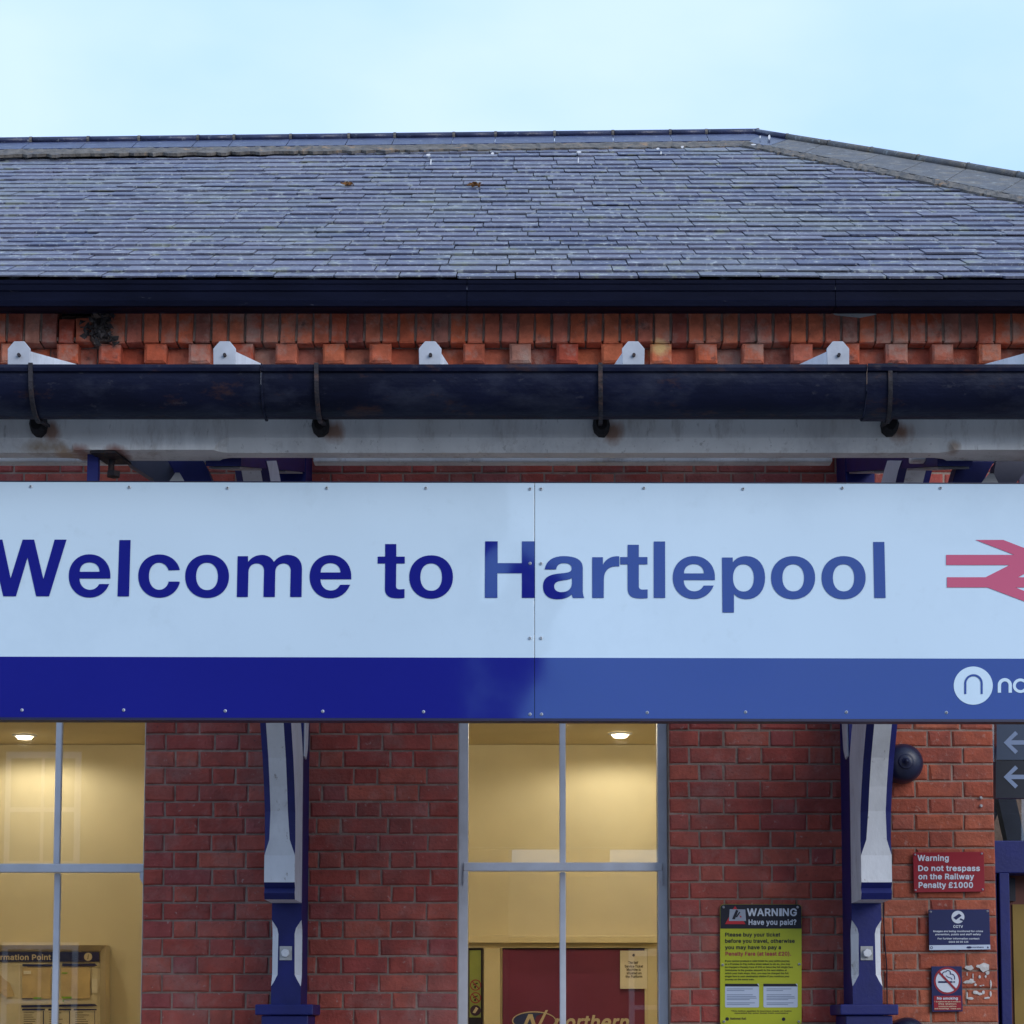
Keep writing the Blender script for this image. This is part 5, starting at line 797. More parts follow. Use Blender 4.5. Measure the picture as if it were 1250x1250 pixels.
# posts and curved arms
def post(xc, mirror):
    hw_ = .0705; zp0 = Z(1250, -.28)
    x0, x1 = xc - hw_, xc + hw_
    mb = MB(); secs = []
    ztop = Z(560, -.28) + .2
    cz = [(Z(1300, -.28), 0), (Z(1204, -.28), 0), (Z(1199, -.28), .012), (Z(1190, -.28), .030), (Z(1140, -.28), .032), (Z(1133, -.28), .026), (Z(1126, -.28), .008), (Z(1123, -.28), 0), (ztop, 0)]
    c0 = [(x0, x1)]
    v = []; 
    for z, c in cz:
        v += [(x0, 0.0, z), (x0, -.28 + c * 1.2, z), (x0 + c, -.28, z), (x1 - c, -.28, z), (x1, -.28 + c * 1.2, z), (x1, 0.0, z)]
    m_ = []; f = []
    for i in range(len(cz) - 1):
        for q in range(6):
            f.append((i*6+q, i*6+(q+1) % 6, (i+1)*6+(q+1) % 6, (i+1)*6+q)); m_.append(1 if q in (1, 3) and (cz[i][1] + cz[i+1][1] > 0) else 0)
    f.append(tuple(range(6))); m_.append(0)
    me = MB(); me.v = [tuple(p) for p in v]; me.f = f; me.mi = m_; me.rn = [0] * len(f)
    po_ = me.build('post', [M_blue, M_white], K)
    # capital
    c_ = MB(); za, zb_ = Z(1226, -.33), Z(1239, -.33); c_.box(x0 - .068, x1 + .045 + .02, -.335, .0, zb_, za); c_.box(x0 - .04, x1 + .04, -.315, .0, zb_ - .30, zb_ - .002); c_.build('capital', M_blue, po_, bevel=.006)
    pl_ = MB(); w_ = .029; zc_ = Z(1163.5, -.29); xm = xc - .002; pl_.box(xm - w_, xm + w_, -.287, -.28, zc_ - .033, zc_ + .033); pl_.build('bolt_plate', M_offw, po_)
    h = MB(); h.tube([(xm, -.288, zc_), (xm, -.31, zc_)], .021, 6, up=(1, 0, .3)); h.build('bolt_head', M_white, po_, bevel=.003)
    bb = MB(); bb.box(x0 - (0 if mirror else .0) + .002, x1 - .002, -.001, .0, 0, .01)
    # curved arm, side profile (Y, Z)
    def yz(py, Y): return (Y, Z(py, Y))
    front = [(-.56, 1098), (-.575, 1090), (-.56, 1084), (-.58, 1077), (-.58, 1044), (-.592, 1025), (-.615, 990), (-.655, 960), (-.715, 925), (-.82, 880), (-.98, 810), (-1.15, 735), (-1.36, 660), (-1.55, 605), (-1.70, 572), (-1.78, 560)]
    inner = [(-.28, 1098), (-.28, 1077), (-.28, 1044), (-.28, 1025), (-.28, 990), (-.28, 960), (-.30, 925), (-.40, 880), (-.58, 810), (-.80, 735), (-1.05, 660), (-1.28, 600), (-1.42, 566), (-1.5, 556)]
    fz = [yz(p, Y) for Y, p in front]
    inn = [(-.28, fz[0][1])] + [yz(p, Y) for Y, p in ((-.28, 925), (-.36, 890), (-.50, 850), (-.72, 780), (-.98, 700), (-1.2, 640), (-1.38, 590), (-1.5, 556))]
    arm = MB(); nseg = len(fz)
    # resample inner to front count
    def inner_at(t):
        f_ = t * (len(inn) - 1); i = min(int(f_), len(inn) - 2); u = f_ - i; return (inn[i][0]*(1-u)+inn[i+1][0]*u, inn[i][1]*(1-u)+inn[i+1][1]*u)
    V_ = []
    pys = [p for Y, p in front]
    for i, (y, z) in enumerate(fz):
        py = pys[i]
        c = 0 if py >= 1044 else (.012 if py > 1030 else (.026 if py > 1020 else .034))
        iy, iz = (-.28, z) if py > 925 else inner_at(max(0, (925 - py) / (925 - 560)) * .875 + .125)
        if py <= 925: iy = max(min(iy, -.28), y + .36)
        V_ += [(x0, iy, iz), (x0, y + c, z + (0 if c == 0 else 0)), (x0 + c * .9, y, z), (x1 - c * .9, y, z), (x1, y + c, z), (x1, iy, iz)]
    f = []; m_ = []
    for i in range(nseg - 1):
        py = (pys[i] + pys[i+1]) / 2
        for q in range(6):
            f.append((i*6+q, i*6+(q+1) % 6, (i+1)*6+(q+1) % 6, (i+1)*6+q))
            m_.append(1 if (q in (1, 3) and py < 1044) or (q == 2 and py > 1077) else 0)
    f += [tuple(range(6)), tuple(range(nseg*6-1, nseg*6-7, -1))]; m_ += [0, 0]
    arm.v = V_; arm.f = f; arm.mi = m_; arm.rn = [0] * len(f)
    arm.build('arm', [M_white, M_blue], K)
    # blue cheek below the white flank: triangular white panel on the post flank
    sx = x1 + .001 if not mirror else x0 - .001; d = 1 if not mirror else -1
    tp = MB(); tri = [(-.262, Z(925, -.2)), (-.25, Z(880, -.2)), (-.25, Z(700, -.2)), (-.10, Z(700, -.1)), (-.10, Z(880, -.1)), (-.14, Z(915, -.15)), (-.2, Z(927, -.2))]
    tp.prism([(sx, y, z) for y, z in tri], [(sx + d * .006, y, z) for y, z in tri]); tp.build('white_panel', M_white, po_)
    # sloping tie from the wall to the front beam
    t = MB(); zt_ = zb0 + .10; ex = -BY - .15
    za_ = zt_; zw = zt_ + SLP * ex
    t.prism([(x0 + .004, BY + .15, za_), (x1 - .004, BY + .15, za_), (x1 - .004, BY + .15, za_ - .12), (x0 + .004, BY + .15, za_ - .12)], [(x0 + .004, 0, zw), (x1 - .004, 0, zw), (x1 - .004, 0, zw - .12), (x0 + .004, 0, zw - .12)])
    to = t.build('tie', M_blue, K)
    for ya, yb_ in ((-2.42, -1.80), (-1.0, -.32)):
        q = MB(); f_ = lambda y: zt_ + SLP * (y - (BY + .15)) - .122
        q.prism([(x0 + .012, ya, f_(ya)), (x1 - .012, ya, f_(ya)), (x1 - .012, ya, f_(ya) - .008), (x0 + .012, ya, f_(ya) - .008)], [(x0 + .012, yb_, f_(yb_)), (x1 - .012, yb_, f_(yb_)), (x1 - .012, yb_, f_(yb_) - .008), (x0 + .012, yb_, f_(yb_) - .008)]); q.build('white_panel', M_offw, to)
    # short white noggin visible beside the post head
    return x0, x1
xl_ = (X(332, -.28) + X(368.3, -.28)) / 2; xr_ = (X(1040.5, -.28) + X(1076.5, -.28)) / 2
post(xl_, False); post(xr_ - .004, True)
# side braces rising from the arms to the beam
def brace(pxs, mir):
    Y = -2.3
    mb = MB(); fr_ = [pt(x, y, Y) for x, y in pxs]; mb.prism(fr_, [p + Vector((0, .14, 0)) for p in fr_]); return mb.build('curved_brace', M_blue, K, bevel=.003)
def bbz(a, b_, c, d): return bez(a, b_, c, d, 8)
brace(bbz((204, 562), (212, 574), (220, 590), (226, 622)) + bbz((268, 622), (262, 596), (256, 578), (248, 562)), False)
M_gus = mat('grey_gusset_paint', (.07, .07, .10), .6, .2)
mbd = MB(); fr_ = [pt(x, y, -2.25) for x, y in ((152, 562), (206, 562), (222, 590), (222, 610), (206, 610), (186, 584))]; mbd.prism(fr_, [p + Vector((0, .10, 0)) for p in fr_]); mbd.build('brace_gusset', M_gus, K)
mbd = MB(); fr_ = [pt(x, y, -2.25) for x, y in ((1216, 563), (1262, 563), (1240, 590), (1222, 610), (1206, 610), (1212, 584))]; mbd.prism(fr_, [p + Vector((0, .10, 0)) for p in fr_]); mbd.build('brace_gusset', M_gus, K)
brace(bbz((1170, 563), (1166, 578), (1160, 596), (1154, 622)) + bbz((1190, 622), (1196, 596), (1204, 578), (1214, 563)), True)
mb = MB(); fr_ = [pt(x, y, -2.4) for x, y in ((205, 590), (214, 577), (219, 577), (226, 590), (228, 610), (203, 610))]; mb.prism(fr_, [p + Vector((0, .06, 0)) for p in fr_]); mb.build('brace_block', M_offw, K)
mb = MB(); fr_ = [pt(x, y, -2.4) for x, y in ((1196, 592), (1208, 577), (1213, 578), (1219, 590), (1217, 612), (1194, 612))]; mb.prism(fr_, [p + Vector((0, .06, 0)) for p in fr_]); mb.build('brace_block', M_offw, K)

# ------------------------------------------------------------------ station name sign
SY = -2.62; al = math.radians(2.5)
SP = (pt(645, 878, SY), Vector((0, -math.cos(al), math.sin(al))))
SG = thing('station_sign', pt(650, 880, SY), 'long white and blue station name sign reading Welcome to Hartlepool', 'sign')
def sy(x, y): return (x, y + (x - 645) * .0020)
def sl(P): return [sy(x, y) for x, y in P]
SEAM = 652.6
for (a, b_) in ((-118, SEAM - .35), (SEAM + .35, 1440)):
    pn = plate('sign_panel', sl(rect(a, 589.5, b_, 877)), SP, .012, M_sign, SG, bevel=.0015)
    plate('blue_band', sl(rect(a, 803, b_, 877)), SP, .0018, M_signb, SG, off=.0022)
plate('lower_frame', sl(rect(-120, 877.2, 1442, 880.2)), SP, .05, M_edge, SG, off=.004)
plate('upper_frame', sl(rect(-120, 588.2, 1442, 589.2)), SP, .05, M_edge, SG, off=.001)
plate('backing_frame', sl(rect(-116, 592, 1438, 876)), SP, .03, M_edge, SG, off=-.014)
for x in (-60, 106, 1300):
    MB().box(X(x, -2.5) - .02, X(x, -2.5) + .02, -2.545, -2.51, Z(600, -2.5), zb0 - .002).build('sign_hanger', M_blue, SG)
# lettering: outlines in photograph pixels
def glyph_e(ox, oy, k=1.0, kx=None):     # zoom units: outer left edge 478, baseline 500
    kx = kx or k; T = lambda x, y: (ox + (x - 478) * kx, oy + (y - 500) * k)
    o1 = arc(622.5, 359, 144.5, 150, -7, 338.0 - 360 + 360, 44, 2.12)
    out_ = [(767, 377)] + [p for p in arc(622.5, 359, 144.5, 150, -3, 338, 46, 2.1)] + [(760, 415), (697, 415)] + arc(625, 377, 72, 78, -29, -180, 18, 2.1) + [(552, 377)]
    hole = [(555, 330)] + [(692, 330)] + arc(623, 330, 68.5, 65, 0, 180, 18, 2.15)
    return [[T(*p) for p in out_], [T(*p) for p in hole]]
def glyph_o(x0, x1, i0, i1, y0, y1, j0, j1):
    return [arc((x0+x1)/2, (y0+y1)/2, (x1-x0)/2, (y1-y0)/2, 0, 360, 48, 2.12)[:-1], arc((i0+i1)/2, (j0+j1)/2, (i1-i0)/2, (j1-j0)/2, 0, 360, 40, 2.2)[:-1]]
def Q(P, s, dx, dy): return [(dx + x / s, dy + y / s) for x, y in P]
z1 = 5.682; z4 = 5.208
G = []
# W (partly outside the frame)
G.append(Q([(-70, 107), (18, 107), (75, 375), (158, 107), (238, 107), (302, 380), (380, 107), (463, 107), (342, 500), (252, 500), (192, 232), (112, 500), (24, 500)], z1, 0, 640))
G += glyph_e(84.1, 728.0, 1/z1)
G.append(Q([(829, 110), (907, 110), (896, 501), (816, 501)], z1, 0, 640))
cpoly = [(1245, 318)] + arc(1107, 360, 147, 150, 17, 343, 50, 2.1) + [(1245, 398), (1168, 398)] + arc(1105, 361, 71, 94, -24, -336, 34, 2.15) + [(1168, 318)]
G.append(Q(cpoly, z1, 0, 640))
G += [Q(p, z1, 210, 640) for p in glyph_o(92, 396, 168, 319, 212, 512, 267, 457)]
m_ = [(450, 505), (456, 222), (528, 222), (528, 262)] + bez((528, 262), (552, 228), (588, 213), (625, 213)) + bez((625, 213), (662, 213), (692, 232), (707, 262)) + bez((707, 262), (732, 228), (768, 213), (803, 213)) + \
     bez((803, 213), (870, 213), (902, 255), (902, 310)) + [(899, 505), (820, 505), (824, 318)] + bez((824, 318), (822, 290), (804, 272), (775, 272)) + bez((775, 272), (742, 272), (718, 296), (717, 330)) + \
     [(714, 505), (635, 505), (639, 318)] + bez((639, 318), (636, 288), (618, 272), (588, 272)) + bez((588, 272), (556, 272), (532, 296), (531, 330)) + [(527, 505)]
G.append(Q(m_, z1, 210, 640))
G += [Q(p, 1, 210 + 0, 0) for p in []]
G += glyph_e(210 + 955 / z1, 640 + 505 / z1, 1/z1)
tpoly = [(172, 138), (249, 138), (249, 225), (308, 225), (308, 273), (249, 273)] + bez((247, 430), (248, 446), (256, 452), (275, 452)) + [(306, 450), (306, 511)] + bez((306, 511), (270, 516), (230, 515), (212, 509)) + bez((212, 509), (180, 498), (170, 475), (170, 445)) + [(172, 273), (120, 273), (120, 225), (172, 225)]
G.append(Q(tpoly, z1, 440, 640))
G += [Q(p, z1, 440, 640) for p in glyph_o(339, 642, 416, 566, 216, 517, 272, 462)]
Hl = [(865, 119), (952, 119), (952, 270), (1120, 270), (1120, 119), (1208, 119), (1208, 511), (1120, 511), (1120, 340), (950, 340), (950, 511), (863, 511)]
G.append([(min(x, SEAM - .2), y) for x, y in Q(Hl, z1, 440, 640)])
a_ = [(130, 288)] + bez((130, 288), (138, 232), (182, 203), (250, 203)) + bez((250, 203), (330, 203), (372, 228), (372, 278)) + [(372, 425)] + bez((372, 425), (372, 445), (376, 455), (381, 469)) + [(309, 469)] + bez((309, 469), (305, 460), (304, 455), (303, 446)) + \
     bez((303, 446), (282, 468), (250, 477), (208, 477)) + bez((208, 477), (150, 477), (119, 445), (119, 395)) + bez((119, 395), (119, 345), (150, 322), (210, 315)) + bez((210, 315), (270, 309), (301, 308), (301, 283)) + bez((301, 283), (301, 258), (285, 248), (252, 248)) + bez((252, 248), (222, 248), (206, 262), (203, 288))
ah = [(303, 343)] + bez((303, 343), (285, 353), (265, 354), (240, 358)) + bez((240, 358), (205, 363), (190, 375), (190, 395)) + bez((190, 395), (190, 418), (208, 432), (234, 432)) + bez((234, 432), (275, 432), (301, 415), (303, 375))
G += [Q(a_, z4, 640, 640), Q(ah, z4, 640, 640)]
r_ = [(432, 469), (432, 210), (500, 210), (500, 258)] + bez((500, 258), (518, 220), (555, 200), (604, 204)) + [(604, 269)] + bez((604, 269), (545, 262), (506, 290), (506, 350)) + [(505, 469)]
G.append(Q(r_, z4, 640, 640))
kk = z1 / z4
t2 = [(657, 131), (728, 131), (728, 209), (783, 209), (783, 256), (728, 256)] + bez((728, 395), (729, 410), (737, 416), (754, 416)) + [(784, 415), (784, 470)] + bez((784, 470), (750, 474), (712, 473), (695, 467)) + bez((695, 467), (666, 457), (657, 435), (657, 408)) + [(657, 256), (610, 256), (610, 209), (657, 209)]
G.append(Q(t2, z4, 640, 640))
G.append(Q([(823, 110), (895, 110), (896, 469), (823, 469)], z4, 640, 640))
G += glyph_e(640 + 944 / z4, 640 + 467.5 / z4, 273 / 300 / z4, 268 / 289 / z4)
p1 = [(111, 212), (179, 212), (180, 243)] + bez((180, 243), (198, 216), (228, 203), (265, 203)) + bez((265, 203), (340, 203), (385, 260), (385, 340)) + bez((385, 340), (385, 422), (340, 477), (268, 477)) + bez((268, 477), (232, 477), (205, 465), (187, 442)) + [(187, 562), (114, 562)]
G += [Q(p1, z4, 860, 640), Q(glyph_o(0, 1, 181, 314, 0, 1, 255, 428)[1], z4, 860, 640)]
for a, b_, c, d in ((423, 703, 495, 633), (744, 1024, 816, 952)): G += [Q(p, z4, 860, 640) for p in glyph_o(a, b_, c, d, 203, 477, 255, 427)]
G.append(Q([(1072, 113), (1143, 113), (1151, 469), (1079, 469)], z4, 860, 640))
def bbx(P): xs = [p[0] for p in P]; ys_q = [p[1] for p in P]; return min(xs), min(ys_q), max(xs), max(ys_q)
outer = []
for P in G:
    b_ = bbx(P)
    for Lt in outer:
        o_ = bbx(Lt[0])
        if b_[0] > o_[0] and b_[2] < o_[2] and b_[1] > o_[1] and b_[3] < o_[3]: Lt.append(P); break
    else: outer.append([P])
for Lt in outer: shape('letter', Lt, SP, .0042 if bbx(Lt[0])[1] > 800 else .0022, M_signb, SG)
shape('lettering_slice', [[(SEAM + .2, 661.1), (652.95, 661.1), (652.95, 729.8), (SEAM + .2, 729.8)]], SP, .0022, M_signb, SG)
z6 = 10.417
em1 = [(258, 390), (1125, 390), (630, 200), (985, 200), (1478, 390), (1982, 390), (1982, 520), (1475, 520), (1170, 675), (1972, 675), (1972, 805), (1140, 805), (1600, 985), (1260, 985), (785, 805), (268, 805), (268, 675), (760, 675), (1065, 520), (258, 520)]
shape('arrow_emblem', [Q(em1, z6, 1130, 640)], SP, .0022, M_signr, SG)
shape('logo_disc', [arc(1187.8, 837.2, 23.8, 23.3, 0, 360, 48)[:-1]], SP, .0038, M_sign, SG)
def stroke(P, w_):
    Lf, Rt = [], []
    for i, p in enumerate(P):
        a = P[max(i-1, 0)]; b_ = P[min(i+1, len(P)-1)]; dx, dy = b_[0]-a[0], b_[1]-a[1]; l_ = math.hypot(dx, dy) or 1
        Lf.append((p[0] - dy/l_*w_/2, p[1] + dx/l_*w_/2)); Rt.append((p[0] + dy/l_*w_/2, p[1] - dx/l_*w_/2))
    return Lf + Rt[::-1]
def arch(cx, yb_, yt, hw_, w_): return stroke([(cx - hw_, yb_)] + arc(cx, yt + hw_, hw_, hw_, 180, 0, 16) + [(cx + hw_, yb_)], w_)
shape('logo_arch', [arch(1188, 847.5, 824.6, 10, 2.6)], SP, .0054, M_signb, SG)
WD = [arch(1226.3, 845.8, 830, 6.6, 4.0), arc(1245.5, 837.3, 9.4, 8.8, 0, 360, 30)[:-1], arc(1245.5, 837.3, 5.8, 5.4, 0, 360, 30)[:-1],
      stroke([(1261, 845.8), (1261, 834)] + arc(1267, 836, 6, 5.5, 180, 70, 8), 4), stroke([(1278, 822), (1278, 840)] + arc(1284, 840, 6, 5, 180, 270, 6), 4), stroke([(1273, 831), (1285, 831)], 3.4),
      stroke([(1293, 820), (1293, 845.8)], 4), arch(1301.5, 845.8, 830, 6.0, 3.8), stroke([(1317, 838), (1333, 838)] + arc(1325, 838, 8, 8, 0, 300, 20), 3.6),
      stroke([(1342, 845.8), (1342, 834)] + arc(1348, 836, 6, 5.5, 180, 70, 8), 4), arch(1365, 845.8, 830, 6.6, 4.0)]
for P in WD[:1]: shape('operator_lettering', [P], SP, .0038, M_sign, SG)
shape('operator_lettering', [WD[1], WD[2]], SP, .0038, M_sign, SG)
for P in WD[3:]: shape('operator_lettering', [P], SP, .0038, M_sign, SG)
# screws
sc = MB(); k = 8
rr = [(.0062, 0), (.0056, .003), (.003, .005)]
sc.raw([(r_ * math.cos(q*2*math.pi/k), -y, r_ * math.sin(q*2*math.pi/k)) for r_, y in rr for q in range(k)], [(i*k+q, (i+1)*k+q, (i+1)*k+(q+1) % k, i*k+(q+1) % k) for i in range(2) for q in range(k)] + [tuple(2*k+q for q in range(k))])
scm = sc.mesh('screw', M_steel, True)
for x, y in [(38, 594), (158, 595), (278, 596), (399, 596), (520, 596), (647, 597), (660.5, 597), (786, 596), (907, 597), (1028, 596), (1148, 596),
             (27, 867), (151, 867), (275, 868), (394, 868.5), (517, 869), (647, 872), (661, 872), (790, 870), (910, 869.5), (1033, 869.5), (1155, 870),
             (647, 688), (660.5, 688), (647, 779), (660.5, 779), (-80, 595), (-90, 867)]:
    o = bpy.data.objects.new('screw', scm); o.location = ptp(x, y, SP) + SP[1] * .002; link(o, SG)

# ------------------------------------------------------------------ wall signs
WP = yplane(-.018)
ys_ = sign_root('warning_sign', 929, 1252, -.02, 'acid yellow penalty fare sign with a black WARNING header on the brick wall', 'sign')
s7 = 7.814
def yq(P): return Q(P, s7, 860, 1090)
plate('sign_plate', yq(rrect(150, 108, 926, 1262, 34)), WP, .012, M_yg, ys_)
hd_ = [p for p in rrect(152, 110, 924, 400, 34) if p[1] < 300] 
shape('header', [yq([(152, 340)] + [p for p in [(152 + 34 - 34 * math.cos(t), 110 + 34 - 34 * math.sin(t)) for t in [i * math.pi / 12 for i in range(7)]]] + [(924 - 34 + 34 * math.sin(t), 110 + 34 - 34 * math.cos(t)) for t in [i * math.pi / 12 for i in range(7)]] + [(924, 340)])], WP, .0015, M_dark, ys_)
def ly(s, x0, x1, yb_, c): return (s, 860 + x0/s7, 860 + x1/s7, 1090 + yb_/s7, c/s7)
text('heading', [ly('WARNING', 405, 880, 218, 70), ly('Have you paid?', 420, 875, 303, 50)], WP, .003, M_ptext, ys_, .035, 0, 3)
text('message', [ly('Please buy your ticket', 196, 722, 415, 36), ly('before you travel, otherwise', 196, 860, 475, 36), ly('you may have to pay a', 196, 730, 536, 36)], WP, .0015, M_dark, ys_, .022)
text('fare_line', [ly('Penalty Fare (at least £20).', 200, 826, 597, 36)], WP, .0015, M_mag, ys_, .022)
sm = ['If you cannot produce a valid ticket for your entire journey', 'or a Promise to Pay notice when asked to do so, you may', 'be charged a Penalty Fare of £20 or twice the full single fare', '(whichever is the greater amount) to the next station at', 'which your train stops. Also, you may be charged the full', 'single fare to your destination station if you continue your', 'journey on the same train.']
wd = [812, 818, 842, 785, 802, 810, 475]
text('small_print', [ly(s_, 196, wd[i], 657 + i * 29.3, 17) for i, s_ in enumerate(sm)], WP, .0015, mat('olive_ink', (.05, .06, .004), .5, 0), ys_, .012, 0, 1)
for (a, b_) in ((196, 520), (562, 888)):
    shape('info_box', [yq(rrect(a, 866, b_, 1092, 12, 3))], WP, .0012, M_print, ys_)
    shape('box_header', [yq([(a, 866), (b_ - 20, 866), (b_, 892), (a, 892)])], WP, .0024, M_dark, ys_)
    shape('box_text', [yq(rect(a + 16 + (14 if a > 400 else 0), y_, b_ - w_, y_ + 7)) for y_, w_ in ((912, 60), (928, 140), (968, 60), (985, 30), (1000, 24), (1014, 90), (1045, 40), (1060, 90))], WP, .0022, mat('grey_blue_ink', (.22, .27, .38), .5, 0), ys_)
text('footer', [ly('This notice applies to journeys made on trains', 255, 830, 1132, 13), ly('operated by your local train company', 285, 800, 1152, 13), ly('National Rail', 245, 398, 1208, 20)], WP, .0015, M_ink, ys_, .02, 0, 1)
shape('footer_disc', [yq(arc(216, 1202, 17, 17, 0, 360, 20)[:-1])], WP, .0015, M_dark, ys_); shape('footer_disc', [yq(arc(754, 1204, 17, 17, 0, 360, 20)[:-1])], WP, .0015, M_dark, ys_)
shape('warning_triangle', [yq([(292, 124), (390, 298), (195, 298)])], WP, .0026, mat('bright_red_ink', (.5, .02, .03), .4, 0), ys_)
shape('triangle_inner', [yq([(240, 155), (388, 158), (396, 268), (232, 268)])], WP, .0032, mat('pictogram_grey', (.32, .35, .42), .5, 0), ys_)
shape('triangle_arm', [yq([(262, 250), (300, 160), (322, 170), (290, 252)]), yq([(330, 180), (342, 184), (308, 235), (298, 228)])], WP, .0042, M_dark, ys_)
shape('triangle_red', [yq([(268, 155), (292, 126), (312, 156)]), yq([(330, 215), (352, 222), (348, 240)])], WP, .0042, mat('bright_red_ink_b', (.5, .02, .03), .4, 0), ys_)
for (x, y) in ((180, 136), (889, 136), (175, 686), (905, 680), (187, 1226), (900, 1228)):
    o = bpy.data.objects.new('screw', scm); o.location = pt(860 + x/s7, 1090 + y/s7, -.021); o.scale = (1.05, 1.4, 1.05); link(o, ys_)
def ws(name, lab, poly, m, Y=-.02, th=.008):
    cx = sum(p[0] for p in poly)/len(poly); cy = max(p[1] for p in poly)
    t = sign_root(name, cx, cy, Y, lab, 'sign'); plate('sign_plate', poly, yplane(Y), th, m, t, bevel=.001); return t
s5 = 5.4375
def q5(P): return Q(P, s5, 1090, 1020)
def l5(s, x0, x1, yb_, c): return (s, 1090 + x0/s5, 1090 + x1/s5, 1020 + yb_/s5, c/s5)
t_ = ws('trespass_sign', 'red enamel sign warning not to trespass on the railway', q5([(133, 118), (140, 112), (598, 107), (604, 112), (610, 366), (604, 372), (146, 377), (140, 370)]), M_redv)
TP = yplane(-.02)
text('lettering', [l5('Warning', 163, 370, 167, 38), l5('Do not trespass', 167, 577, 234, 36), l5('on the Railway', 168, 538, 289, 36), l5('Penalty £1000', 170, 531, 346, 37)], TP, .002, M_ptext, t_, .03, 0, 3)
for x, y in ((147, 126), (590, 120), (150, 362), (596, 358)):
    o = bpy.data.objects.new('screw', scm); o.location = pt(1090 + x/s5, 1020 + y/s5, -.021); o.scale = (.8, .8, .8); link(o, t_)
t_ = ws('cctv_sign', 'navy CCTV sign with a round camera symbol and white foot strip', q5([(237, 491), (640, 489), (647, 757), (241, 762)]), M_navy)
shape('foot_strip', [q5([(241, 728), (645, 724), (647, 755), (242, 760)])], TP, .002, M_print, t_)
shape('camera_disc', [q5(arc(431, 541, 43, 42, 0, 360, 36)[:-1])], TP, .002, M_ptext, t_)
shape('camera_body', [q5([(400, 545), (438, 518), (455, 532), (418, 560)]), q5([(447, 548), (470, 560), (466, 568), (442, 560)])], TP, .0035, M_navy, t_)
text('lettering', [l5('CCTV', 400, 464, 612, 17)], TP, .002, M_ptext, t_, .04)
text('small_lettering', [l5('Images are being monitored for crime', 268, 597, 640, 11), l5('prevention, public and staff safety', 281, 583, 661, 11), l5('For further information contact', 296, 573, 689, 11), l5('0845 00 00 125', 370, 500, 711, 11)], TP, .002, M_ptext, t_, .03, 0, 1)
shape('operator_oval', [q5(arc(505, 742, 18, 7, 0, 360, 20)[:-1])], TP, .0035, M_navy, t_); text('operator_name', [l5('northern', 526, 602, 745, 9)], TP, .0035, M_navy, t_, .02, .1, 1)
shape('corner_symbol', [q5(arc(255, 744, 9, 9, 0, 360, 16)[:-1]), q5(arc(255, 744, 6, 6, 0, 360, 16)[:-1]), q5([(624, 736), (634, 738), (633, 750), (626, 748)])], TP, .0035, M_navy, t_)
for x, y in ((250, 506), (627, 502)):
    o = bpy.data.objects.new('screw', scm); o.location = pt(1090 + x/s5, 1020 + y/s5, -.021); o.scale = (.9, .9, .9); link(o, t_)
t_ = ws('no_smoking_sign', 'small navy and red No smoking sign with a crossed cigarette symbol', q5([(255, 868), (457, 868), (463, 1168), (260, 1170)]), M_navy)
rd = mat('dull_red_ring', (.30, .012, .025), .4, 0)
shape('ring', [q5(arc(360, 964, 89, 90, 0, 360, 48)[:-1])], TP, .0018, rd, t_); shape('disc', [q5(arc(360, 964, 76, 77, 0, 360, 44)[:-1])], TP, .003, M_ptext, t_)
shape('cigarette', [q5([(300, 966), (392, 966), (392, 978), (300, 978)]), q5([(396, 966), (401, 966), (401, 978), (396, 978)]), q5([(405, 966), (411, 966), (411, 978), (405, 978)])], TP, .0042, M_navy, t_)
shape('smoke', [q5(stroke(bez((345, 942), (320, 930), (325, 900), (350, 905)) + bez((350, 905), (360, 885), (390, 900), (378, 920)) + bez((378, 920), (400, 915), (412, 930), (408, 955)), 6)), q5(stroke(bez((352, 930), (370, 950), (395, 940), (390, 958)), 5))], TP, .0042, M_navy, t_)
shape('slash', [q5([(300, 912), (310, 903), (421, 1018), (411, 1028)])], TP, .0056, rd, t_)
shape('red_panel', [q5([(270, 1064), (452, 1062), (455, 1158), (273, 1160)])], TP, .0018, M_redv, t_)
text('lettering', [l5('No smoking', 292, 430, 1088, 17)], TP, .0032, M_ptext, t_, .05, 0, 2)
text('small_lettering', [l5('It is against the law to smoke in', 276, 447, 1106, 8), l5('this station', 300, 420, 1121, 8), l5('including the platforms', 302, 420, 1137, 8), l5('and footbridge. Thank you', 276, 447, 1152, 8)], TP, .0032, M_creamink, t_, .02, 0, 1)
# glue residue of a removed sign
gl = MB()
def blob(cx, cy, rx, ry, th=.0012):
    k = 11; F_ = [pt(1090 + (cx + rx * math.cos(i*2*math.pi/k) * R.uniform(.7, 1.2))/s5, 1020 + (cy + ry * math.sin(i*2*math.pi/k) * R.uniform(.7, 1.2))/s5, -.006) for i in range(k)]
    c_ = pt(1090 + cx/s5, 1020 + cy/s5, -.006 - th); gl.raw(F_ + [c_], [(i, k, (i+1) % k) for i in range(k)])
for a in ((507, 878, 30, 18), (605, 873, 36, 30), (575, 868, 28, 12), (628, 912, 14, 14), (505, 972, 40, 12), (520, 960, 16, 12), (548, 990, 10, 9), (575, 938, 8, 12), (615, 936, 6, 10), (548, 1042, 22, 12), (578, 1050, 20, 9), (600, 1042, 10, 14), (492, 1060, 5, 26), (515, 1080, 24, 9), (650, 985, 6, 32), (648, 1050, 7, 20), (625, 1078, 24, 8), (532, 932, 4, 22), (492, 920, 4, 14), (582, 998, 8, 4), (600, 994, 7, 4)): blob(*a)
props(gl.build('glue_residue', M_glue, fixn=False), 'white blobs of old adhesive on the bricks right of the No smoking sign', 'glue')
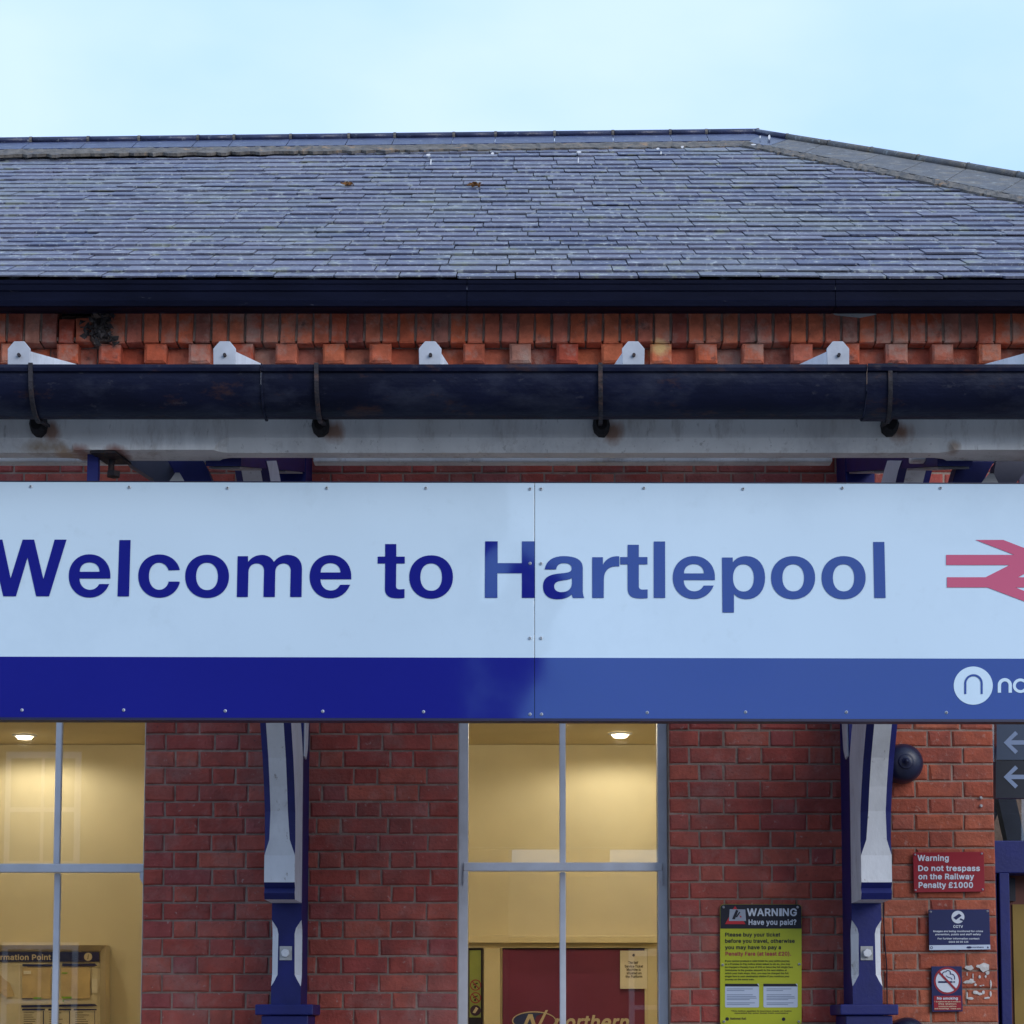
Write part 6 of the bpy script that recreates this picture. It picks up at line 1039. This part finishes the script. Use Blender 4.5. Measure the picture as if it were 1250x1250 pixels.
for nm, x, y in (('upper', 1197.3, 974), ('lower', 1197.5, 983.8)):
    b_ = MB(); c_ = pt(x, y, -.004); b_.tube([c_, c_ + Vector((0, -.012, 0))], [.009, .006], 8, up=(0, 0, 1)); props(b_.build('wall_plug', M_offw), nm + ' of the two small white wall plugs in the bricks near the arrow sign', 'wall plug')
# fire bell
def bell(px, py, rpx, lab):
    c_ = pt(px, py, -.05); r_ = rpx * 9.95 / F; t = thing('fire_bell', c_, lab, 'bell')
    k = 32; pr = [(1, -.03), (1.0, .0), (.97, .02), (.86, .045), (.66, .062), (.42, .072), (.36, .073), (.345, .080), (.33, .080), (.15, .082), (.12, .1), (0.001, .104)]
    mb = MB(); v = [(c_.x + r_ * a * math.cos(q*2*math.pi/k), c_.y - b_, c_.z + r_ * a * math.sin(q*2*math.pi/k)) for a, b_ in pr for q in range(k)]
    mb.raw(v, [(i*k+q, i*k+(q+1) % k, (i+1)*k+(q+1) % k, (i+1)*k+q) for i in range(len(pr)-1) for q in range(k)]); mb.build('gong', M_bell, t, smooth=True)
    MB().box(c_.x - .04, c_.x + .04, c_.y + .03, -.003, c_.z - .04, c_.z + .04).build('mounting_box', M_bell, t)
bell(1102.5, 932, 24.5, 'round dark fire bell high on the bricks right of the bracket arm')
bell(1108, 1266, 24, 'round dark fire bell just entering the bottom edge of the photo')
# cable beside the right post
cb = MB(); cb.tube([pt(x, y, -.012) for x, y in ((1078, 1095), (1078.5, 1120), (1080, 1150), (1082.5, 1180), (1083, 1235), (1083, 1290))], .003, 6)
props(cb.build('cable', M_dark), 'thin black cable running down the bricks right of the post', 'cable')
# direction sign
DS = thing('direction_sign', pt(1290, 975, -1.1), 'hanging dark direction sign with two white left arrows at the right edge', 'sign')
DP = yplane(-1.0)
plate('upper_panel', rect(1216.5, 881.5, 1400, 927.5), DP, .05, mat('dark_smoked_panel', (.018, .022, .05), .12, .2, 3, ior=1.6), DS)
plate('lower_panel', rect(1215.5, 928.5, 1400, 974), DP, .05, mat('black_panel', (.010, .010, .018), .3, .2, 3), DS)
for cy_ in (906.5, 948.5):
    x0_ = 1225.0
    shape('arrow', [[(x0_, cy_), (1239, cy_ - 14), (1242.5, cy_ - 10.5), (1234, cy_ - 2.7), (1270, cy_ - 2.7), (1270, cy_ + 2.7), (1234, cy_ + 2.7), (1242.5, cy_ + 10.5), (1239, cy_ + 14)]], DP, .003, mat('arrow_white', (.22, .28, .42), .4, 0), DS)
for x in (1260, 1380): MB().box(X(x, -1) - .012, X(x, -1) + .012, -.985, -.96, Z(882, -1), Z(560, -1)).build('hanging_rod', M_edge, DS)
print('bricks', nb, 'slates', ns_)
